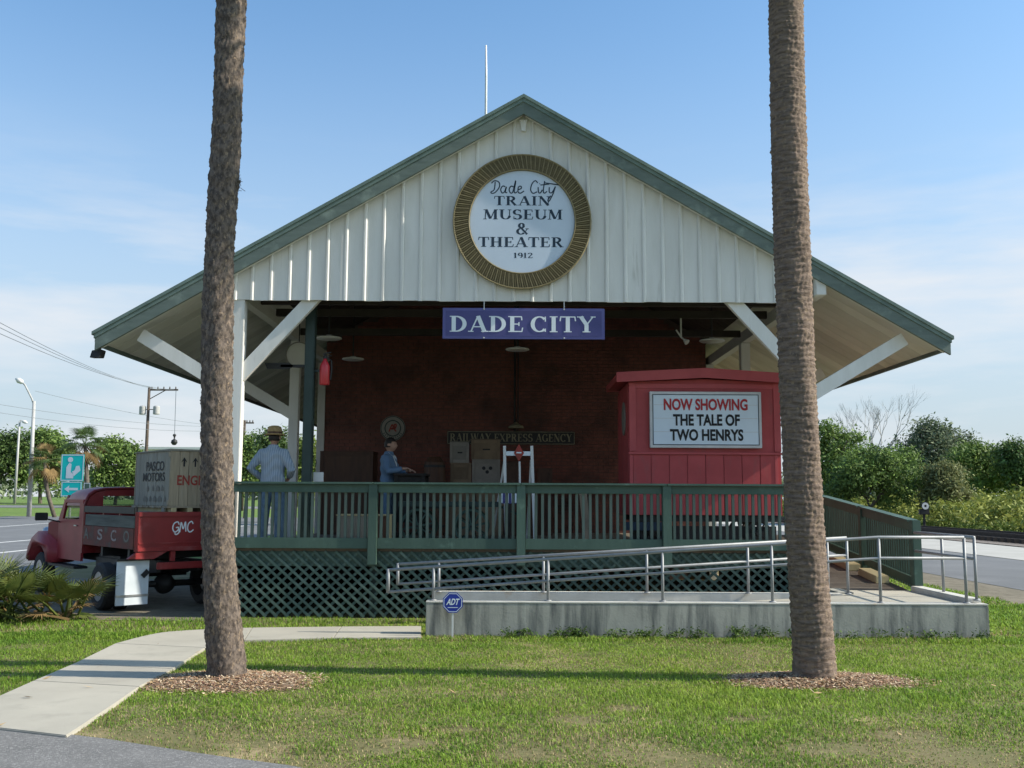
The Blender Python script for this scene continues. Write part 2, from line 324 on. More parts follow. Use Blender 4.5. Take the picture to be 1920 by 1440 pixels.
GL = {
 'D': (.86, stem(.2) + [arc(.3, .5, .42, .465, -90, 90), ('s', .2, .035, .32, .035, TN), ('s', .2, .965, .32, .965, TN)]),
 'A': (.90, [('s', .1, 0, .44, 1, TN), ('s', .44, 1, .76, 0, TH), ('s', .2, .32, .62, .32, TN), ('f', .1, 0, .26), ('f', .77, 0, .36)]),
 'E': (.76, stem(.2) + [('s', .2, .035, .68, .035, TN), ('s', .2, .965, .66, .965, TN), ('s', .2, .5, .52, .5, TN), ('s', .66, .03, .70, .28, .06), ('s', .64, .97, .66, .74, .06), ('s', .52, .38, .52, .62, .06)]),
 'C': (.84, [arc(.44, .5, .33, .465, 42, 318), ('s', .72, .98, .72, .66, .06), ('s', .72, .02, .72, .22, .06)]),
 'I': (.44, stem(.22)),
 'T': (.80, [('s', .4, 0, .4, 1, TH), ('f', .4, 0, .38), ('s', .04, .965, .76, .965, TN), ('s', .06, .98, .03, .7, .06), ('s', .74, .98, .77, .7, .06)]),
 'Y': (.88, [('s', .16, 1, .44, .48, TH), ('s', .76, 1, .46, .48, TN), ('s', .44, .5, .44, 0, TH), ('f', .15, 1, .34), ('f', .76, 1, .24), ('f', .44, 0, .38)]),
 'R': (.90, stem(.2) + [arc(.32, .73, .30, .235, -90, 90), ('s', .2, .965, .34, .965, TN), ('s', .2, .5, .34, .5, TN), ('s', .42, .5, .74, 0, .18), ('f', .77, 0, .24)]),
 'N': (.92, [('s', .16, 0, .16, 1, TN), ('s', .16, 1, .76, 0, TH), ('s', .76, 0, .76, 1, TN), ('f', .14, 0, .26), ('f', .1, 1, .26), ('f', .76, 1, .26)]),
 'M': (1.08, [('s', .14, 0, .18, 1, TN), ('s', .2, 1, .52, .06, TH), ('s', .84, 1, .54, .06, TN), ('s', .88, 0, .88, 1, TH), ('f', .13, 0, .26), ('f', .88, 0, .36), ('f', .13, 1, .24), ('f', .92, 1, .3)]),
 'U': (.90, [('s', .2, 1, .2, .36, TH), arc(.48, .36, .28, .325, 180, 360), ('s', .76, .36, .76, 1, TN), ('f', .2, 1, .38), ('f', .76, 1, .26)]),
 'S': (.72, [arc(.36, .735, .23, .235, 40, 270), arc(.36, .265, .25, .235, -140, 90), ('s', .58, .98, .58, .7, .06), ('s', .12, .02, .12, .3, .06)]),
 'H': (.94, stem(.2) + stem(.72) + [('s', .2, .5, .72, .5, TN)]),
 'W': (1.16, [('s', .1, 1, .36, 0, TH), ('s', .36, 0, .58, 1, TN), ('s', .56, 1, .82, 0, TH), ('s', .82, 0, 1.04, 1, TN), ('f', .1, 1, .34), ('f', .56, 1, .3), ('f', 1.04, 1, .24)]),
 'X': (.88, [('s', .14, 1, .74, 0, TH), ('s', .72, 1, .14, 0, TN), ('f', .14, 1, .32), ('f', .74, 0, .32), ('f', .72, 1, .24), ('f', .14, 0, .24)]),
 'P': (.78, stem(.2) + [arc(.32, .72, .32, .245, -90, 90), ('s', .2, .965, .34, .965, TN), ('s', .2, .475, .34, .475, TN)]),
 'L': (.72, stem(.2) + [('s', .2, .035, .64, .035, TN), ('s', .64, .03, .67, .3, .06)]),
 'G': (.90, [arc(.44, .5, .33, .465, 42, 330), ('s', .72, .98, .72, .66, .06), ('s', .74, .42, .74, .06, TH), ('f', .74, .42, .34)]),
 '1': (.5, [('s', .25, 0, .25, 1, TH), ('f', .25, 0, .4), ('s', .25, .97, .08, .8, .08)]),
 '9': (.66, [arc(.33, .7, .22, .265, 0, 360), arc(.26, .45, .32, .42, -70, 40)]),
 '2': (.66, [arc(.32, .72, .22, .245, -20, 170), ('s', .5, .62, .1, .08, .14), ('s', .08, .05, .6, .05, .12), ('s', .6, .04, .62, .24, .06)]),
 '&': (.98, [arc(.4, .77, .17, .2, 0, 360), ('s', .3, .66, .84, .02, .15), arc(.36, .27, .26, .24, 100, 330), ('s', .62, .16, .86, .5, .06), ('s', .70, .5, .96, .5, .06)]),
 ' ': (.38, []),
}
def serif2d(s, x, y, w, h, track=.06):
    tot = sum(GL[c][0] + track for c in s) - track; sx_ = w / tot; V, Fs = [], []; cx = 0.0; hh = 0.0
    for c in s:
        adv, st = GL[c]
        for e in st:
            if e[0] == 's': pts = [(e[1], e[2]), (e[3], e[4])]; ws = [e[5]] * 2
            elif e[0] == 'f':
                yy = .03 if e[2] < .4 else (.97 if e[2] > .6 else e[2]); pts = [(e[1] - e[3] / 2, yy), (e[1] + e[3] / 2, yy)]; ws = [.06] * 2
            else:
                _, ax, ay, rx, ry, a0, a1 = e; n = 18
                an = [R_(a0 + (a1 - a0) * i / n) for i in range(n + 1)]
                pts = [(ax + rx * math.cos(a), ay + ry * math.sin(a)) for a in an]; ws = [TN + (TH - TN) * abs(math.cos(a)) ** 1.3 for a in an]
            v, f = ribbon(pts, ws); o = len(V)
            hh = (hh + 8e-5) % 8e-4; V += [(x + (cx + a) * sx_, y + b * h, hh) for a, b in v]; Fs += [tuple(i + o for i in q) for q in f]
        cx += adv + track
    return V, Fs
def disc2d(cx, cy, r, n=32, r0=0.0):
    if r0 <= 0: return [(cx + r * math.cos(2 * math.pi * i / n), cy + r * math.sin(2 * math.pi * i / n)) for i in range(n)], [tuple(range(n))]
    V = []; Fs = []
    for i in range(n):
        a = 2 * math.pi * i / n; V += [(cx + r0 * math.cos(a), cy + r0 * math.sin(a)), (cx + r * math.cos(a), cy + r * math.sin(a))]
    for i in range(n): j = (i + 1) % n; Fs.append((2 * i, 2 * i + 1, 2 * j + 1, 2 * j))
    return V, Fs
def frame2d(x0, y0, x1, y1, t):
    return ([(x0, y0), (x1, y0), (x1, y1), (x0, y1), (x0 + t, y0 + t), (x1 - t, y0 + t), (x1 - t, y1 - t), (x0 + t, y1 - t)],
            [(0, 1, 5, 4), (1, 2, 6, 5), (2, 3, 7, 6), (3, 0, 4, 7)])

# ------------------------------------------------------------------ numpy mesh with per-vertex colour
def npmesh(name, V, faces_n, loop_idx, cols, m, parent=None, **tags):
    """faces_n: verts per face (array), loop_idx: flat index array"""
    me = bpy.data.meshes.new(name); me.vertices.add(len(V)); me.vertices.foreach_set('co', V.astype(np.float32).ravel())
    me.loops.add(len(loop_idx)); me.loops.foreach_set('vertex_index', loop_idx.astype(np.int32))
    me.polygons.add(len(faces_n)); st = np.concatenate([[0], np.cumsum(faces_n)[:-1]]).astype(np.int32)
    me.polygons.foreach_set('loop_start', st); me.polygons.foreach_set('loop_total', faces_n.astype(np.int32))
    me.update(calc_edges=True)
    if cols is not None:
        a = me.attributes.new('col', 'FLOAT_COLOR', 'POINT')
        a.data.foreach_set('color', np.concatenate([cols, np.ones((len(cols), 1))], 1).astype(np.float32).ravel())
    me.materials.append(m); o = bpy.data.objects.new(name, me); COL.objects.link(o)
    if parent is not None:
        o.parent = parent; L = WM[parent.name].to_translation(); o.location = (-L.x, -L.y, -L.z)
    return tag(o, **tags)
_K = [(RNG.normal(size=2), RNG.uniform(0, 6.28)) for _ in range(14)]
def pnoise(x, y, f):
    s = 0
    for k, p in _K: s = s + np.sin((x * k[0] + y * k[1]) * f + p)
    return s / 5.3
def inpoly(x, y, P):
    r = np.zeros(len(x), bool); n = len(P)
    for i in range(n):
        x0, y0 = P[i][0], P[i][1]; x1, y1 = P[(i + 1) % n][0], P[(i + 1) % n][1]
        c = ((y0 > y) != (y1 > y)); r ^= c & (x < (x1 - x0) * (y - y0) / ((y1 - y0) or 1e-9) + x0)
    return r

# ================================================================== THE SETTING
def sheet(name, m, xs, ys, dz, kind='structure', parent=None):
    b = MB(); nx, ny = len(xs), len(ys)
    b.v = [(x, y, gz(x, y) + dz) for y in ys for x in xs]
    b.f = [(j * nx + i, j * nx + i + 1, (j + 1) * nx + i + 1, (j + 1) * nx + i) for j in range(ny - 1) for i in range(nx - 1)]
    return b.build(name, m, parent, kind=kind)
far = [-1500, -600, -250, -120, -80, -50, -34, -20, -10, -5, 0, 4, 10, 30, 80, 250, 600, 1500]
ysf = [-60, 0, 20, 40, 50, 60, 75, 90, 105, 120, 140, 200, 400, 900, 1800]
sheet('ground', M['farlawn'], far, ysf, -.03)
sheet('lawn', M['ground'], [-10.6, -4, 0, 4, 8.1], [0, 5, 10, 14, 26], 0)
sheet('road', M['asphalt2'], [-36, -30, -24, -18, -10.7], [-10, 20, 40, 50, 58, 64, 72], -.012)
for x in (-15.0, -18.3):
    sheet('road_marking', M['paint'], [x - .10, x + .10], [-5, 20, 40, 50, 58, 66], -.006)
sheet('road_marking', M['paint'], [-27.2, -27.0], [-5, 20, 40, 50, 58, 66], -.006)
sheet('cross_road', M['asphalt2'], [-260, -120, -60, -30, -10, 4], [100, 106, 112], -.014)
sheet('curb', M['paleroad'], [-260, -120, -60, -30, -10, 4], [98.4, 98.7], .12)
sheet('verge', M['dirt'], [8.1, 8.8, 9.6], [-5, 10, 30, 60, 160], -.012)
sheet('side_road', M['asphalt2'], [9.6, 12, 14.4], [-5, 10, 30, 60, 160, 300], -.006)
sheet('platform_pad', M['paleroad'], [14.4, 16, 18.4], [-5, 10, 30, 60, 160, 300], .004)
# railway: ballast, two rails, ties
sheet('track_bed', M['ballast'], [18.4, 19, 23.4, 24.4], [-5, 10, 30, 60, 160, 300], .03)
tr = thing('railway_track', 'dark rusty railway track running back beside the pale pad', 'railway track', (20.8, 30, 0))
def rail_fn(x):
    def f(b):
        b.box((x - .06, -5, .20), (x + .06, 300, .23)); b.box((x - .025, -5, .26), (x + .025, 300, .32)); b.box((x - .035, -5, .32), (x + .035, 300, .36)); b.box((x - .012, -5, .23), (x + .012, 300, .26))
    return f
part('rail', M['rail'], tr, rail_fn(20.1)); part('rail', M['rail'], tr, rail_fn(21.55))
_t = part('tie', M['sleeper'], tr, lambda b: b.box((19.5, 20.0, .04), (22.1, 20.22, .20)))
for i in range(1, 120):
    c = _t.copy(); COL.objects.link(c); c.location.y += i * .56

# foreground road
rp_ = [GP(*p) for p in [(-420, 1340), (-150, 1352), (0, 1364), (60, 1371), (125, 1380), (200, 1389), (300, 1405), (420, 1423), (540, 1439), (700, 1468)]]
rp_ = [(p.x, p.y) for p in rp_]; ROADP = rp_ + [(2.0, 4.0), (2.0, -6), (-14, -6), (-14, rp_[0][1])]
b = MB(); n_ = len(ROADP); b.v = [(x, y, .014) for x, y in ROADP]; b.f = [tuple(range(n_))]; b.build('foreground_road', M['asphalt'], kind='structure')

# sidewalk of separate slabs
PAIRS = [((-230, 1395), (0, 1425)), ((-118, 1351), (125, 1379)), ((-20, 1312), (210, 1323)), ((62, 1276), (262, 1287)), ((140, 1243), (325, 1254)), ((216, 1206), (385, 1214)),
         ((300, 1186), (420, 1205)), ((400, 1179), (438, 1202)), ((473, 1176.5), (458, 1200)), ((640, 1174.5), (625, 1196)), ((790, 1173.5), (790, 1194.5))]
PAIRS = PAIRS[1:]
JOINT = {0, 2, 4, 7, 8, 9}
sw = thing('sidewalk', None, None, (-3, 10, 0)); sw['kind'] = 'structure'
UP = [GP(*a, .03) for a, c in PAIRS]; LOW = [GP(*c, .03) for a, c in PAIRS]
SIDEP = [(p.x, p.y) for p in UP] + [(p.x, p.y) for p in reversed(LOW)]
groups = [[0, 1, 2], [2, 3], [3, 4], [4, 5, 6, 7], [7, 8], [8, 9]]
for g in groups:
    up = spline([(UP[i].x, UP[i].y) for i in g], 6) if len(g) > 2 else [(UP[i].x, UP[i].y) for i in g]
    lo = spline([(LOW[i].x, LOW[i].y) for i in g], 6) if len(g) > 2 else [(LOW[i].x, LOW[i].y) for i in g]
    ring = up + list(reversed(lo)); cx = sum(p[0] for p in ring) / len(ring); cy = sum(p[1] for p in ring) / len(ring)
    ring = [(cx + (x - cx) * .9965, cy + (y - cy) * .9965) for x, y in ring]
    part('slab', M['walk'], sw, lambda b: b.prism([(x, y, -.06) for x, y in ring], (0, 0, .09)), bevel=.006)

# dirt under the truck
b = MB(); pts = [(-9.2, 13.9), (-7, 13.65), (-4.1, 13.6), (-4.05, 20), (-9, 20.5)]; b.v = [(x, y, .006) for x, y in pts]; b.f = [(0, 1, 2, 3, 4)]; b.build('dirt_patch', M['dirt'], kind='structure')

# ================================================================== THE DEPOT
X0, HW = .15, 6.09; YG = 14.2; YF = 14.04; ZA = 7.53; SL = (7.53 - 4.0) / HW
def zr(x, off=0.0): return ZA - SL * abs(x - X0) - off
dep = thing('railway_depot', 'white board gabled depot with green rake trim, deep eaves and a dark brick wall within', 'building', (X0, YG, 0))
def slope_prism(b, sgn, o0, o1, y0, y1, xin=0.0, xout=HW):
    xa, xb = X0 + sgn * xin, X0 + sgn * xout
    b.prism([(xa, y0, ZA - SL * xin - o0), (xb, y0, ZA - SL * xout - o0), (xb, y0, ZA - SL * xout - o1), (xa, y0, ZA - SL * xin - o1)], (0, y1 - y0, 0))
for sg in (-1, 1):
    part('roof', M['roof'], dep, lambda b: slope_prism(b, sg, .03, .15, YF + .02, 45, 0, HW + .02))
    part('rake_board', M['fascia'], dep, lambda b: slope_prism(b, sg, .105, .285, YF - .02, YF + .03))
    part('rake_edge', M['fasciatrim'], dep, lambda b: (slope_prism(b, sg, .045, .105, YF - .035, YF + .03, 0, HW + .015), slope_prism(b, sg, -.005, .045, YF - .055, YF + .03, 0, HW + .04)))
    part('eave_board', M['fascia'], dep, lambda b: b.box((X0 + sg * HW - .02, YF + .032, zr(X0 + HW, .21)), (X0 + sg * HW + .02, 45, zr(X0 + HW, .02))))
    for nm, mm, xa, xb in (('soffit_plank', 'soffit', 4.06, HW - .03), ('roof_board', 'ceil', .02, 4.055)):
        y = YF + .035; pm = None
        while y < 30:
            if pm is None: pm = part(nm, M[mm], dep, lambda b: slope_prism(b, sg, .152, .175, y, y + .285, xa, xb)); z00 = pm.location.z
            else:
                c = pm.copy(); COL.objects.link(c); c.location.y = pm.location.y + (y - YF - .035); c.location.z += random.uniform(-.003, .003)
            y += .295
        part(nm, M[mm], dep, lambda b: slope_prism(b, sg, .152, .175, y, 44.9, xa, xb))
    part('barge_rafter', M['soffit'], dep, lambda b: slope_prism(b, sg, .18, .27, YF + .036, YF + .12, .02, HW - .05))
# gable boards and battens
GX0, GX1, ZB = -4.05, 4.35, 4.49; nb = 31; bw = (GX1 - GX0) / nb
for i in range(nb):
    a, c = GX0 + i * bw + .002, GX0 + (i + 1) * bw - .002; dy = random.uniform(-.004, .004); zb = ZB + random.uniform(-.008, .006)
    top = [(c, YG + dy, zr(c, .178)), (a, YG + dy, zr(a, .178))]
    if a < X0 < c: top.insert(1, (X0, YG + dy, zr(X0, .178)))
    part('gable_board', M['white'], dep, lambda b: b.prism([(a, YG + dy, zb), (c, YG + dy, zb)] + top, (0, .024, 0)))
for i in range(nb + 1):
    x = GX0 + i * bw; x = min(max(x, GX0 + .031), GX1 - .031)
    part('batten', M['white'], dep, lambda b: b.hexa([(x - .030, YG - .0055, ZB - .004), (x + .030, YG - .0055, ZB - .004), (x + .012, YG - .022, ZB - .004), (x - .012, YG - .022, ZB - .004),
                                                     (x - .030, YG - .0055, zr(x - .03, .18)), (x + .030, YG - .0055, zr(x + .03, .18)), (x + .012, YG - .022, zr(x + .012, .18)), (x - .012, YG - .022, zr(x - .012, .18))]))
part('apex_block', M['white'], dep, lambda b: b.prism([(X0 - .05, YF + .1, 7.20), (X0 + .05, YF + .1, 7.20), (X0 + .03, YF + .1, 7.03), (X0 - .03, YF + .1, 7.03)], (0, .12, 0)))
PXS = (-3.965, 4.265); ZD = .95
part('header_beam', M['dark'], dep, lambda b: b.box((-4.04, YG + .03, 4.52), (4.34, YG + .16, 4.76)))
def brace(b, p, q, w=.19, t=.09): b.bar(p, q, t, w, (0, 1, 0)) if False else b.bar(p, q, w, t, (0, 1, 0))
for row, yy in enumerate((YG + .10, 18.1)):
    for sg, x in zip((-1, 1), PXS):
        part('post', M['white'], dep, lambda b: b.box((x - .085, yy - .085, 0.0 if row else .0), (x + .085, yy + .085, 4.50)), bevel=.008)
        if row == 0: part('brace', M['white'], dep, lambda b: brace(b, (x - sg * .02, yy, 3.38), (x - sg * 1.14, yy, 4.62)))
        part('brace', M['white'], dep, lambda b: brace(b, (x + sg * .02, yy, 3.14), (x + sg * 1.42, yy, 3.98)))
for sg, x in zip((-1, 1), PXS):
    part('plate_beam', M['soffit'], dep, lambda b: b.box((x - .07, YG + .19, 4.505), (x + .07, 45, 4.70)))
    part('beam_end', M['white'], dep, lambda b: b.box((x + sg * .10, YG - .14, 4.58), (x + sg * .245, YG + .35, 4.86)), bevel=.008)
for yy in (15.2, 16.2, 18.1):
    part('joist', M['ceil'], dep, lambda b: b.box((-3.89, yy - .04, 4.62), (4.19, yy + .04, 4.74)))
# brick wall
YB = 21.0; BX0, BX1 = -3.95, 4.12
part('wall', M['mortar'], dep, lambda b: b.prism([(BX0, YB + .012, 0), (BX1, YB + .012, 0), (BX1, YB + .012, zr(BX1, .2)), (X0, YB + .012, zr(X0, .2)), (BX0, YB + .012, zr(BX0, .2))], (0, .288, 0)))
bk = MB(); zc = ZD; r = 0
while zc < 6.1:
    x = BX0 - (r % 2) * .11
    while x < BX1 - .02:
        a, c = max(x, BX0), min(x + .208, BX1); o = random.uniform(-.005, .004)
        if c - a > .03 and zc + .07 < min(zr(a, .2), zr(c, .2)): bk.add([(a, YB + o, zc), (c, YB + o, zc), (c, YB + o, zc + .064), (a, YB + o, zc + .064), (a, YB + .013, zc), (c, YB + .013, zc), (c, YB + .013, zc + .064), (a, YB + .013, zc + .064)], [(0, 1, 2, 3), (0, 4, 5, 1), (1, 5, 6, 2), (2, 6, 7, 3), (3, 7, 4, 0)])
        x += .218
    zc += .074; r += 1
bk.build('brick', M['brick'], dep, kind='stuff')
for x0, x1 in ((BX0 - .16, BX0 - .002), (BX1 + .002, BX1 + .16)):
    part('corner_board', M['soffit'], dep, lambda b: b.box((x0, YB - .03, 0), (x1, YB + .3, 4.50)))
part('side_wall', M['brick'], dep, lambda b: b.box((BX0, YB + .302, 0), (BX0 + .3, 44.6, 4.50)))
part('side_wall', M['brick'], dep, lambda b: b.box((BX1 - .3, YB + .302, 0), (BX1, 44.6, 4.50)))
part('back_wall', M['brick'], dep, lambda b: b.box((BX0, 44.61, 0), (BX1, 44.9, 7.0)))

# ------------------------------------------------------------------ deck, railing, lattice
dk = thing('wooden_deck', 'raised wooden platform floor under the depot gable', 'deck', (X0, 17.5, 0))
fl = None
for k in range(50):
    y0 = 14.07 + k * .1385
    if fl is None: fl = part('floor_plank', M['deck'], dk, lambda b: b.box((-3.87, y0, ZD - .04), (4.34, y0 + .132, ZD)))
    else:
        c = fl.copy(); COL.objects.link(c); c.location.y += k * .1385
part('rim_joist', M['green'], dk, lambda b: b.box((-3.87, 14.085, .70), (4.34, 14.125, .905)))
part('added_skirt', M['dark'], dk, lambda b: b.box((-3.87, 14.13, 0), (-3.82, 20.9, .905)))  # added boards close the underdeck to keep sunlight out
part('added_skirt', M['dark'], dk, lambda b: b.box((4.29, 14.13, 0), (4.34, 20.9, .905)))
YR = 14.0
def zpy(py, y=YR): return PX(960, py, y).z
ZT, ZCAP = zpy(925), zpy(905.5)
ZB0, ZB1 = zpy(1030), zpy(1010)
RX = [-4.00, -1.925, .135, 2.165, 4.22]
rl = thing('deck_railing', 'long green wooden railing across the front of the depot deck', 'railing', (X0, YR, ZD))
for i, x in enumerate(RX):
    part('post', M['green'], rl, lambda b: b.box((x - .062, YR - .065, zpy(1060) if 0 < i < 4 else 0), (x + .062, YR + .055, ZCAP - .012)), bevel=.006)
bal = None
for i in range(4):
    a, c = RX[i] + .064, RX[i + 1] - .064
    part('top_rail', M['green'], rl, lambda b: b.box((a, YR - .025, ZT), (c, YR + .012, ZCAP - .032)), bevel=.004)
    part('rail_cap', M['green'], rl, lambda b: b.box((a - .062, YR - .09, ZCAP - .03 + (.018 if False else 0)), (c + .06, YR + .075, ZCAP)), bevel=.005)
    part('bottom_rail', M['green'], rl, lambda b: b.box((a, YR - .025, ZB0), (c, YR + .012, ZB1)), bevel=.004)
    n = int((c - a) / .0915); st = (c - a) / n
    for k in range(n):
        x = a + (k + .5) * st
        if bal is None:
            bal = part('baluster', M['baluster'], rl, lambda b: b.box((x - .020, YR + .014, ZB0 + .02), (x + .020, YR + .052, ZCAP - .034)), bevel=.003); bx = x
        else:
            cc = bal.copy(); COL.objects.link(cc); cc.location.x += x - bx; cc.location.y += random.uniform(-.002, .002); cc.rotation_euler.y = random.uniform(-.006, .006)
lt = thing('lattice_skirt', 'green diagonal lattice closing the space beneath the deck', 'lattice', (X0, 14.07, 0))
LX0, LX1, LZ0, LZ1 = -3.93, 4.16, .015, zpy(1036)
def strips(y0, y1, sg, pitch, w, mm):
    n = int((LX1 - LX0 + 1.2) / pitch)
    for k in range(n):
        xb = LX0 - (1.0 if sg > 0 else 0.05) + k * pitch + random.uniform(-.004, .004)
        slope = .88        # dz/dx
        # centre line passing (xb, LZ0) going up with dx = sg*(z)/slope
        pts = []
        z0, z1 = LZ0, LZ1; x0 = xb; x1 = xb + sg * (z1 - z0) / slope
        def clip(x0, z0, x1, z1):
            t0, t1 = 0, 1; dx = x1 - x0
            for lim, s_ in ((LX0 + .02, 1), (LX1 - .02, -1)):
                f0, f1 = (x0 - lim) * s_, (x1 - lim) * s_
                if f0 < 0 and f1 < 0: return None
                if f0 < 0: t0 = max(t0, f0 / (f0 - f1))
                elif f1 < 0: t1 = min(t1, f0 / (f0 - f1))
            return None if t1 - t0 < .08 else (x0 + dx * t0, z0 + (z1 - z0) * t0, x0 + dx * t1, z0 + (z1 - z0) * t1)
        q = clip(x0, z0, x1, z1)
        if q: part('lattice_strip', mm, lt, lambda b: b.bar((q[0], (y0 + y1) / 2, q[1]), (q[2], (y0 + y1) / 2, q[3]), w, y1 - y0, (0, 1, 0)))
strips(14.040, 14.052, -1, .150, .036, M['lattice'])
strips(14.066, 14.076, 1, .150, .036, M['lattice'])
for x in RX[1:4]: part('lattice_post', M['dkgreen'], lt, lambda b: b.box((x - .05, 14.13, 0), (x + .05, 14.2, .70)))

# ------------------------------------------------------------------ concrete ramp
YC = 12.2; ZW = .42; CX0, CX1 = -1.02, 5.745
cr = thing('concrete_ramp', 'long stained concrete access ramp with low walls and a corner landing', 'ramp', (2.3, 12.9, 0))
part('front_wall', M['concrete'], cr, lambda b: b.box((CX0, YC, -.05), (CX1, YC + .17, ZW - .02)), bevel=.008)
part('wall_cap', M['cap'], cr, lambda b: b.box((CX0 - .004, YC - .004, ZW - .02), (CX1, YC + .174, ZW)), bevel=.006)
part('back_wall', M['cap'], cr, lambda b: b.box((CX0, 13.44, -.05), (4.40, 13.6, ZW)), bevel=.008)
part('ramp_slab', M['walk'], cr, lambda b: b.prism([(CX0, YC + .171, .035), (4.35, YC + .171, .40), (4.35, YC + .171, -.05), (CX0, YC + .171, -.05)], (0, 1.268, 0)))
part('landing', M['walk'], cr, lambda b: b.box((4.352, YC + .175, -.05), (5.57, 14.2, .40)))
part('landing_curb', M['cap'], cr, lambda b: b.box((5.572, YC + .176, -.05), (5.74, 14.12, .47)), bevel=.008)
part('ramp_block', M['concrete'], cr, lambda b: b.box((4.40, 13.601, .40), (4.60, 14.19, .425)))

def post_t(b, x, y, z0, z1, r=.0185): b.tube([(x, y, z0), (x, y, z1)], r, 10); b.lathe([(.042, 0), (.042, .012), (.022, .016)], (x, y, z0), n=12)
def sloped(xs, top): return top
YH, YK = 12.285, 13.40
def rail_thing(label, y, xs, x0, xm, x1, zt0, zt1, zb0, zb1, zpost, nm='handrail', loop=True):
    t = thing(nm, label, 'handrail', (x0, y, zpost), group='galvanised rails of the concrete ramp')
    zt = lambda x: zt0 + (zt1 - zt0) * min(1, (x - x0) / (xm - x0)); zb = lambda x: zb0 + (zb1 - zb0) * min(1, (x - x0) / (xm - x0))
    tp = [(x0, y, zt(x0)), (xm, y, zt(xm))] + ([(x1, y, zt1 + .004)] if x1 > xm else [])
    bp = [(x0, y, zb(x0)), (xm, y, zb(xm))] + ([(x1, y, zb1 + .004)] if x1 > xm else [])
    part('top_rail', M['galv'], t, lambda b: b.tube(tp, .0195, 10), smooth=True)
    part('mid_rail', M['galv'], t, lambda b: b.tube(bp, .0175, 10), smooth=True)
    part('end_loop', M['galv'], t, lambda b: b.tube([(x0, y, zt0 + .012), (x0, y, zb0 - .012)], .021, 10), smooth=True)
    for x in xs: part('post', M['galv'], t, lambda b: post_t(b, x, y, zpost, zt(x) - .002), smooth=True)
    return t
rail_thing('galvanised pipe rail on the near wall of the concrete ramp', YH, [-.94, .45, 1.84, 3.17, 4.48, 5.52], -1.49, 4.48, 5.52, .782, 1.205, .52, .954, ZW)
rail_thing('galvanised pipe rail on the rear wall of the concrete ramp, next to the lattice', YK, [-.955, .43, 1.80, 3.14, 4.20, 4.46], -1.50, 4.46, 4.46, .78, 1.157, .52, .93, ZW)
t = thing('handrail', 'galvanised pipe rail along the right edge of the landing, meeting the green fence', 'handrail', (5.66, 13.3, .47), group='galvanised rails of the concrete ramp')
part('top_rail', M['galv'], t, lambda b: b.tube([(5.66, 12.32, 1.205), (5.66, 14.12, 1.205)], .023, 10), smooth=True)
part('mid_rail', M['galv'], t, lambda b: b.tube([(5.66, 12.32, .95), (5.66, 14.12, .95)], .02, 10), smooth=True)
for y in (12.32, 13.25): part('post', M['galv'], t, lambda b: post_t(b, 5.66, y, .45, 1.20), smooth=True)

# ------------------------------------------------------------------ wooden side ramp and its fence
wr = thing('wooden_ramp', 'brown boarded ramp climbing beside the deck behind the landing', 'ramp', (5.0, 17, 0))
def rampz(y): return .40 + (y - 14.21) / 6.3 * .55
rb = None
for k in range(44):
    y0 = 14.21 + k * .143
    part('ramp_board', M['deck'], wr, lambda b: b.hexa([(4.35, y0, rampz(y0) - .035), (5.58, y0, rampz(y0) - .035), (5.58, y0 + .137, rampz(y0 + .137) - .035), (4.35, y0 + .137, rampz(y0 + .137) - .035),
                                                        (4.35, y0, rampz(y0)), (5.58, y0, rampz(y0)), (5.58, y0 + .137, rampz(y0 + .137)), (4.35, y0 + .137, rampz(y0 + .137))]))
rf = thing('ramp_fence', 'green slatted fence sloping down beside the wooden ramp to the landing', 'fence', (5.7, 17.3, 0))
FX = 5.70
for y in (14.2, 16.3, 18.4, 20.5):
    part('post', M['green'], rf, lambda b: b.box((FX - .06, y - .06, 0), (FX + .06, y + .06, rampz(y) + .975)), bevel=.006)
for k, (y0, y1) in enumerate(((14.262, 16.238), (16.362, 18.338), (18.462, 20.438))):
    for nm, o0, o1, xa, xb in (('top_rail', .82, .945, FX - .03, FX + .02), ('bottom_rail', .06, .17, FX - .03, FX + .02), ('rail_cap', .948, .978, FX - .08, FX + .07)):
        part(nm, M['green'], rf, lambda b: b.prism([(xa, y0, rampz(y0) + o0), (xa, y1, rampz(y1) + o0), (xa, y1, rampz(y1) + o1), (xa, y0, rampz(y0) + o1)], (xb - xa, 0, 0)))
    n = 22; s0 = None
    for q in range(n):
        y = y0 + (q + .5) * (y1 - y0) / n
        if s0 is None:
            s0 = part('baluster', M['green'], rf, lambda b: b.box((FX + .022, y - .022, rampz(y) + .0), (FX + .06, y + .022, rampz(y) + .94))); sy = y
        else:
            c = s0.copy(); COL.objects.link(c); c.location.y += y - sy; c.location.z += rampz(y) - rampz(sy)
for i, (y0, y1, x, lab) in enumerate(((14.75, 15.5, 5.42, 'nearer timber block coloured as if sunlit, lying at the foot of the green ramp fence'), (15.9, 16.9, 5.40, 'further timber block coloured as if sunlit, lying at the foot of the green ramp fence'))):
    o = part('timber_block', M['sunlitwood'], None, lambda b: b.hexa([(x - .1, y0, rampz(y0) + .002), (x + .1, y0, rampz(y0) + .002), (x + .1, y1, rampz(y1) + .002), (x - .1, y1, rampz(y1) + .002), (x - .1, y0, rampz(y0) + .11), (x + .1, y0, rampz(y0) + .11), (x + .1, y1, rampz(y1) + .11), (x - .1, y1, rampz(y1) + .11)]), bevel=.008)  # pale colour stands in for a sun patch at the fence foot
    tag(o, lab, 'timber block', 'timber blocks by the ramp fence')

